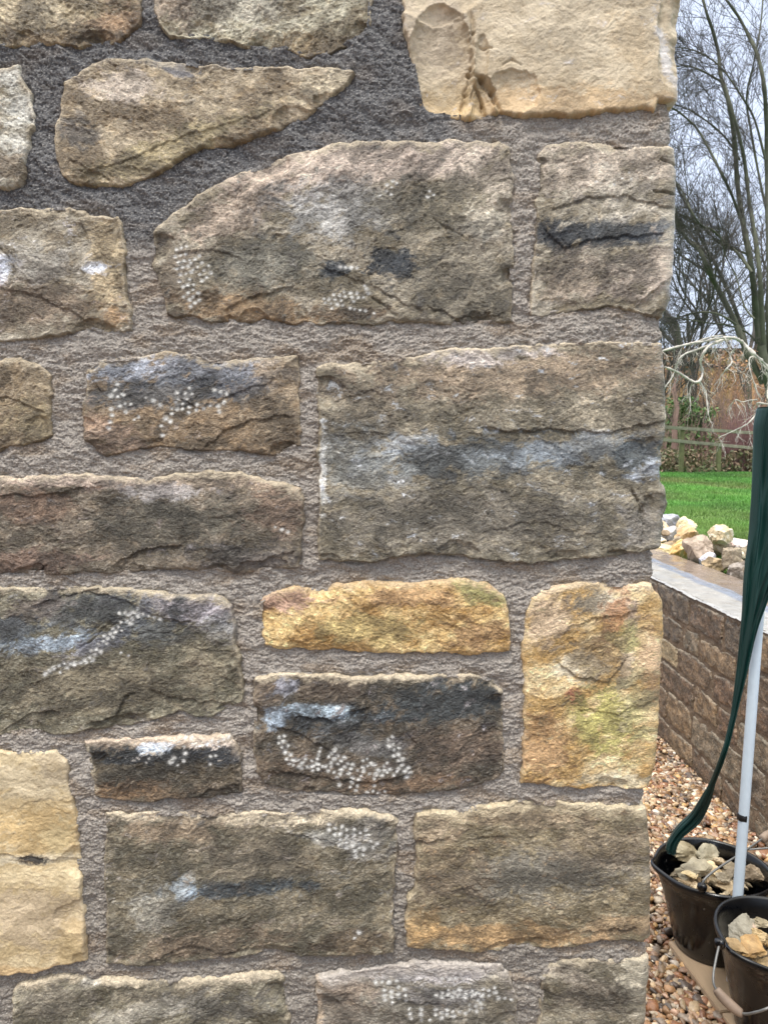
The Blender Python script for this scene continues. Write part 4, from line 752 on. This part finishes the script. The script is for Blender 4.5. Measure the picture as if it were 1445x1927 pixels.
# ------------------------------------------------------------------ orange brown building
M_BRICK = mat('orange_boarding', srgb((172,136,94)), rough=.85, var=.6, vscale=2.6, stretch=(1.8, 1.8, .45), hue=.02)
M_ROOF = mat('dark_roof', srgb((52,56,50)), rough=.8, var=.3, vscale=3)
YB = 33.0; b0, b1 = atY(1180, 664, YB), atY(1600, 660, YB+.5)
BARN = empty('barn', (b0.x, YB, .8), 'long low orange brown barn with a thin dark roof edge beyond the fence', 'barn')
V_, F_ = box_np(b0.x, b1.x, YB, YB+6, .3, b0.z); o = mesh_poly('wall', V_, F_, M_BRICK, BARN, False)
V_ = [(b0.x-.3, YB-.35, b0.z), (b1.x+.3, YB-.35, b0.z), (b1.x+.3, YB+6.3, b0.z-.9), (b0.x-.3, YB+6.3, b0.z-.9), (b0.x-.3, YB-.35, b0.z+.16), (b1.x+.3, YB-.35, b0.z+.16), (b1.x+.3, YB+6.3, b0.z-.7), (b0.x-.3, YB+6.3, b0.z-.7)]
F_ = [(0,3,2,1),(4,5,6,7),(0,1,5,4),(1,2,6,5),(2,3,7,6),(3,0,4,7)]; mesh_poly('roof', V_, F_, M_ROOF, BARN, False)
zb_ = atY(1350, 690, YB-.05).z; bar('beam', Vector((b0.x, YB-.04, zb_+.35)), Vector((b1.x, YB-.04, zb_-.5)), .06, .16, M_ROOF, BARN)
# ------------------------------------------------------------------ thickets
def stems(n, xr, yr, zr, seed, rad, lean=.12, sides=3, base=.7):
    rs = np.random.RandomState(seed); Vs, Fs, off = [], [], 0
    for i in range(n):
        x, y, h_ = rs.uniform(*xr), rs.uniform(*yr), rs.uniform(*zr); dx, dy = rs.normal(0, lean, 2); k = 6
        P = [(x+dx*h_*(t**1.3)+rs.normal(0, .02), y+dy*h_*t, base+h_*t) for t in np.linspace(0, 1, k)]
        V, F = tube(P, rs.uniform(.5, 1)*rad*np.linspace(1, .3, k), sides, False); Vs.append(V); Fs.append(F+off); off += len(V)
        for q in range(rs.randint(1, 4)):
            t0 = rs.uniform(.3, .9); p = np.array(P[int(t0*(k-1))]); d_ = np.array([rs.normal(0, .5), rs.normal(0, .3), rs.uniform(.2, 1)])*h_*.3
            V, F = tube([p, p+d_*.5+[0, 0, .02], p+d_], rad*np.array([.4, .3, .15]), sides, False); Vs.append(V); Fs.append(F+off); off += len(V)
    return np.concatenate(Vs), np.concatenate(Fs)
def leaves(n, xr, yr, zr, seed, s, cols_, clump=2.2, thr=-.1):
    rs = np.random.RandomState(seed); P = np.stack([rs.uniform(*xr, n), rs.uniform(*yr, n), rs.uniform(*zr, n)], 1)
    ok = fbm(P[:,0]*clump, P[:,2]*clump+P[:,1], seed, 3) > thr; P = P[ok]; n = len(P)
    a = rs.normal(size=(n, 3)); a /= np.linalg.norm(a, axis=1)[:, None]; b = np.cross(a, rs.normal(size=(n, 3))); b /= np.linalg.norm(b, axis=1)[:, None]
    L = s*rs.uniform(.6, 1.4, (n, 1)); V = np.stack([P-a*L, P+b*L*.5, P+a*L, P-b*L*.5], 1).reshape(-1, 3); F = np.arange(4*n).reshape(n, 4)
    c = np.array([srgb(q) for q in cols_])[rs.randint(len(cols_), size=n)]*rs.uniform(.7, 1.3, (n, 1)); return V, F, np.repeat(c, 4, 0)
M_STEM = mat('brown_stems', srgb((150,124,112)), rough=.8, var=.35, vscale=3, hue=.012)
M_RED = mat('red_stems', srgb((146,110,108)), rough=.7, var=.35, vscale=3)
M_LEAF = mat('leaf', attr=True, rough=.6, var=.15, vscale=4)
def wx_(px, Y): return (px-CX)/FPX*Y*1.0
V, F = stems(420, (wx_(1205, 19), wx_(1500, 19)), (18.4, 21.0), (.8, 2.2), 71, .009)
tag(mesh_np('thicket', V, F, M_STEM), 'tangled bare brown undergrowth behind the fence', 'undergrowth', kind='stuff')
V, F, C = leaves(9000, (wx_(1205, 18.5), wx_(1500, 18.5)), (17.6, 19.2), (.7, 1.35), 73, .05, [(136,124,96),(110,118,78),(156,140,110),(100,102,76),(136,112,92)])
tag(mesh_np('ground_cover', V, F, M_LEAF, col=C, smooth=False), 'dull brown and green dead plants along the fence foot', 'ground cover', kind='stuff')
D_ = empty('dogwood_shrub', (wx_(1402, 18), 18.3, .7), 'bare shrub of purple red stems by the right end of the fence', 'shrub')
V, F = stems(420, (wx_(1378, 18), wx_(1436, 18)), (17.9, 18.8), (.9, 1.75), 74, .008, .10); o = mesh_np('stems', V, F, M_RED, D_); to_local(o)
for i, (a, b, z1, lab) in enumerate(((1240, 1298, 1.9, 'bright green leafy shrub behind the left of the fence'), (1300, 1345, 1.65, 'thinner green shrub behind the middle of the fence'))):
    G_ = empty('leafy_shrub', (wx_((a+b)/2, 20), 20, .7), lab, 'shrub', 'green shrubs behind the fence')
    V, F, C = leaves(5200 if i == 0 else 2200, (wx_(a, 20), wx_(b, 20)), (19.6, 20.6), (.8, .8+z1), 80+i, .055, [(112,150,84),(90,132,66),(134,160,104),(78,112,60)], 1.6, -.15)
    o = mesh_np('foliage', V, F, M_LEAF, G_, C, False); to_local(o)
    V, F = stems(60, (wx_(a, 20), wx_(b, 20)), (19.8, 20.4), (.9, z1), 85+i, .012); o = mesh_np('stems', V, F, M_STEM, G_); to_local(o)
V, F, C = leaves(15000, (wx_(1200, 26), wx_(1500, 26)), (24, 27), (.8, 4.6), 91, .055, [(188,142,98),(172,130,98),(156,128,108),(148,122,106),(192,150,102)], 1.4, .12)
tag(mesh_np('dead_leaves', V, F, M_LEAF, col=C, smooth=False), 'russet dead leaves hanging in the bushes before the barn', 'leaves', kind='stuff')
V, F = stems(420, (wx_(1200, 25), wx_(1500, 25)), (22, 27), (1.8, 4.6), 92, .010, .14)
tag(mesh_np('bushes', V, F, M_STEM), 'bare purplish brown bushes before the barn', 'bushes', kind='stuff')
# ------------------------------------------------------------------ trees
M_BARK = mat('olive_bark', srgb((92,94,78)), rough=.9, var=.4, vscale=3, bump=.6, bscale=20, bdist=.01)
M_TWIG = mat('dark_twigs', srgb((86,82,78)), rough=.85, var=.3, vscale=2)
M_PALE = mat('lichen_bark', srgb((196,190,180)), rough=.85, var=.35, vscale=9, bump=.6, bscale=30, bdist=.01)
class TB:
    def __init__(s): s.V, s.F, s.n = [], [], 0
    def add(s, P, r, sides=5):
        V, F = tube(P, r, sides, False); s.V.append(V); s.F.append(F+s.n); s.n += len(V)
    def obj(s, name, m, par):
        o = mesh_np(name, np.concatenate(s.V), np.concatenate(s.F), m, par); to_local(o); return o
def rot_about(v, ax, a): return np.array(Matrix.Rotation(a, 3, Vector(ax)) @ Vector(v))
def twig(tb, p, d, L, r, lev, rs, up=.25):
    k = 5; P = [np.array(p)]; d = np.array(d, float)
    for i in range(k):
        d = d+rs.normal(0, .13, 3)+np.array([0, 0, up*.25]); d /= np.linalg.norm(d); P.append(P[-1]+d*L/k)
    tb.add(P, r*np.linspace(1, .45, k+1), 3 if r < .012 else 5)
    if lev == 0: return
    for j in range(rs.randint(5, 8)):
        i = rs.randint(1, k+1); t = P[i]-P[i-1]; t /= np.linalg.norm(t); ax = np.cross(t, rs.normal(size=3)); ax /= np.linalg.norm(ax)+1e-9
        twig(tb, P[i], rot_about(t, ax, rs.uniform(.4, 1.0)), L*rs.uniform(.35, .62), max(r*.5, .003), lev-1, rs, up)
T1 = empty('bare_tree', (7.2, 14, .7), 'many stemmed bare tree fanning up behind the green cloth, with a pale lichened low branch', 'tree', 'bare trees beyond the lawn')
limbs = [([(1478,915),(1468,830),(1455,760),(1442,700),(1432,650)], 26, 17, 14.0),
 ([(1436,670),(1424,600),(1418,540),(1410,480),(1400,430),(1388,350),(1384,290),(1378,230),(1368,180),(1356,140),(1352,100),(1342,60),(1330,25),(1318,-20)], 15, 5, 14.0),
 ([(1440,690),(1434,600),(1430,520),(1420,440),(1410,380),(1402,310),(1392,260),(1380,215),(1364,160)], 11, 5, 13.7),
 ([(1450,700),(1446,600),(1448,500),(1444,400),(1443,300),(1442,220),(1436,150),(1424,100),(1408,65),(1388,28),(1360,-10)], 14, 5, 14.3),
 ([(1436,720),(1405,660),(1385,610),(1365,570),(1345,532),(1330,500),(1315,468),(1296,452),(1280,428),(1270,395),(1262,350)], 15, 6, 14.2),
 ([(1415,512),(1390,478),(1365,456),(1340,432),(1318,422),(1298,392),(1284,360),(1272,342),(1258,330)], 6, 3, 13.6),
 ([(1412,480),(1385,470),(1360,462),(1335,440),(1310,418),(1292,405)], 5, 2.5, 14.4),
 ([(1400,430),(1388,395),(1372,355),(1352,315),(1335,282),(1312,242),(1292,222),(1268,204),(1245,196)], 7, 3, 13.8),
 ([(1392,300),(1368,262),(1340,235),(1312,215),(1288,202),(1262,194)], 5, 2.5, 14.5),
 ([(1360,155),(1335,140),(1308,127),(1284,123),(1262,128)], 5, 2, 14.2),
 ([(1385,610),(1350,590),(1310,588),(1270,600),(1250,612)], 5, 2.5, 13.9),
 ([(1420,600),(1400,575),(1385,520),(1365,480),(1352,430)], 4, 2, 13.5),
 ([(1448,420),(1430,340),(1412,240),(1405,180),(1420,110),(1432,40),(1436,-20)], 6, 3, 14.6),
 ([(1430,650),(1405,625),(1370,612),(1330,607),(1290,600),(1250,596)], 5, 2, 14.1),
 ([(1440,300),(1420,225),(1395,180),(1360,130),(1330,105),(1300,92),(1270,88)], 5, 2, 14.0),
 ([(1272,600),(1290,560),(1284,500),(1280,440)], 4, 2, 14.7), ([(1345,530),(1325,450),(1300,400),(1290,330),(1282,260)], 4, 1.6, 14.6)]
rt = np.random.RandomState(12); tb, tw = TB(), TB()
for li, (pts, w0, w1, Yd) in enumerate(limbs):
    P = smooth_path([atY(x, y, Yd+.25*math.sin(i*1.3+li)) for i, (x, y) in enumerate(pts)], 4); n = len(P)
    if li == 0: P[:, 2] = np.maximum(P[:, 2], .6)
    r_ = .84*np.linspace(w0, w1, n)/2/FPX*14; (tb).add(P, r_*(1+.12*rt.normal(size=n).clip(-1, 1)), 9)
    if li == 0: continue
    for i in range(2, n, 1):
        for q in range(2 if w0 < 8 else 1):
            if rt.rand() < (.30 if P[i][2] > 4.2 else .5): continue
            t = P[min(i+1, n-1)]-P[i-1]; t /= np.linalg.norm(t); ax = np.array([0, 1, 0])*rt.choice([-1, 1])+rt.normal(0, .5, 3); ax /= np.linalg.norm(ax)
            d = rot_about(t, ax, rt.uniform(.35, 1.0)); twig(tw, P[i], d, rt.uniform(.4, 1.1), .0066, 2 if rt.rand() < .85 else 1, rt, .1)
tb.obj('trunk', M_BARK, T1); o = tw.obj('twigs', M_TWIG, T1)
tb = TB()
for pts, w0, w1 in [([(1475,720),(1445,692),(1432,678),(1418,665),(1405,652),(1395,642),(1378,635),(1355,636),(1330,641),(1300,646),(1275,652),(1240,662)], 9, 5),
 ([(1375,636),(1355,641),(1335,650),(1324,664),(1318,680),(1322,700),(1318,714),(1310,719),(1294,712),(1275,700),(1250,690)], 8, 5),
 ([(1332,650),(1310,658),(1290,665),(1278,675),(1272,690),(1269,699),(1262,714),(1248,732)], 5, 2.5),
 ([(1316,718),(1327,735),(1330,755),(1333,780)], 4, 2), ([(1384,655),(1374,668),(1377,681),(1368,693),(1356,708),(1354,722)], 4.5, 2),
 ([(1428,672),(1412,672),(1410,686),(1414,706),(1421,728),(1430,748)], 4, 2.5), ([(1303,720),(1298,735),(1299,760)], 3, 1.5),
 ([(1440,700),(1448,720),(1444,745),(1450,760),(1425,758),(1428,769),(1414,790),(1400,801),(1380,811),(1352,823)], 5, 2), ([(1425,752),(1410,753),(1396,756),(1384,752),(1376,762),(1372,778)], 3, 1.5),
 ([(1300,646),(1318,640),(1340,633),(1360,631)], 4, 3), ([(1345,652),(1348,662)], 3, 1.5)]:
    P = smooth_path([atY(x, y, 12.6+.1*math.sin(i*1.7)) for i, (x, y) in enumerate(pts)], 5); n = len(P)
    tb.add(P, .78*np.linspace(w0, w1, n)/2/FPX*12.6*(1+.32*rt.normal(size=n).clip(-1, 1)), 8)
    for i in range(3, n, 3): twig(tb, P[i], np.array([rt.normal(0, .6), rt.normal(0, .4), -.8]), rt.uniform(.1, .35), .005, 1, rt, -.3)
o = tb.obj('dead_branch', M_PALE, T1); o['label'] = 'pale grey lichen covered branch arching over'
def gen_tree(X, Y, Ht, seed, lab, levels=4):
    rs = np.random.RandomState(seed); T = empty('bare_tree', (X, Y, .7), lab, 'tree', 'bare trees beyond the lawn'); tb, tw = TB(), TB()
    def br(p, d, L, r, lev):
        k = 6; P = [np.array(p)]; d = np.array(d, float)
        for i in range(k): d = d+rs.normal(0, .10, 3)+np.array([0, 0, .05]); d /= np.linalg.norm(d); P.append(P[-1]+d*L/k)
        (tb if lev == levels+1 else tw).add(P, r*np.linspace(1, .6, k+1), 7 if r > .03 else 3)
        if lev == 0: return
        for j in range(rs.randint(4, 6) if lev > 1 else 6):
            i = rs.randint(2, k+1); t = P[i]-P[i-1]; t /= np.linalg.norm(t); ax = np.cross(t, rs.normal(size=3)); ax /= np.linalg.norm(ax)+1e-9
            br(P[i], rot_about(t, ax, rs.uniform(.3, .75)), L*rs.uniform(.55, .78), max(r*.52, .005), lev-1)
    br((X, Y, .5), (0, 0, 1), Ht*.32, Ht*.009, levels+1); tb.obj('trunk', M_BARK, T); tw.obj('crown', M_TWIG, T)
gen_tree(wx_(1318, 24), 24, 15, 31, 'taller bare tree standing farther back, seen left of the many stemmed one', 3)
gen_tree(wx_(1405, 29), 29, 17, 33, 'most distant bare tree seen between the stems of the nearer one', 3)
gen_tree(wx_(1250, 25), 25, 11, 35, 'bare tree whose twigs show beside the wall edge', 3)
def sapling(px, Y, h_, seed, lab):
    T = empty('sapling', (wx_(px, Y), Y, .7), lab, 'tree', 'young trunks behind the fence'); rs = np.random.RandomState(seed); tb = TB()
    P = [(wx_(px, Y)+rs.normal(0, .03), Y, .6+h_*t) for t in np.linspace(0, 1, 7)]; tb.add(P, np.linspace(.085, .05, 7), 9); tb.obj('trunk', M_STEM, T)
    tw = TB()
    for i in range(3, 7):
        for q in range(3): twig(tw, np.array(P[i]), (rs.normal(0, .6), rs.normal(0, .6), 1), .8, .012, 2, rs)
    tw.obj('twigs', M_TWIG, T)
sapling(1268, 19.4, 2.7, 1, 'young dark trunk behind the left of the fence'); sapling(1326, 19.8, 2.0, 2, 'shorter young dark trunk behind the middle of the fence')
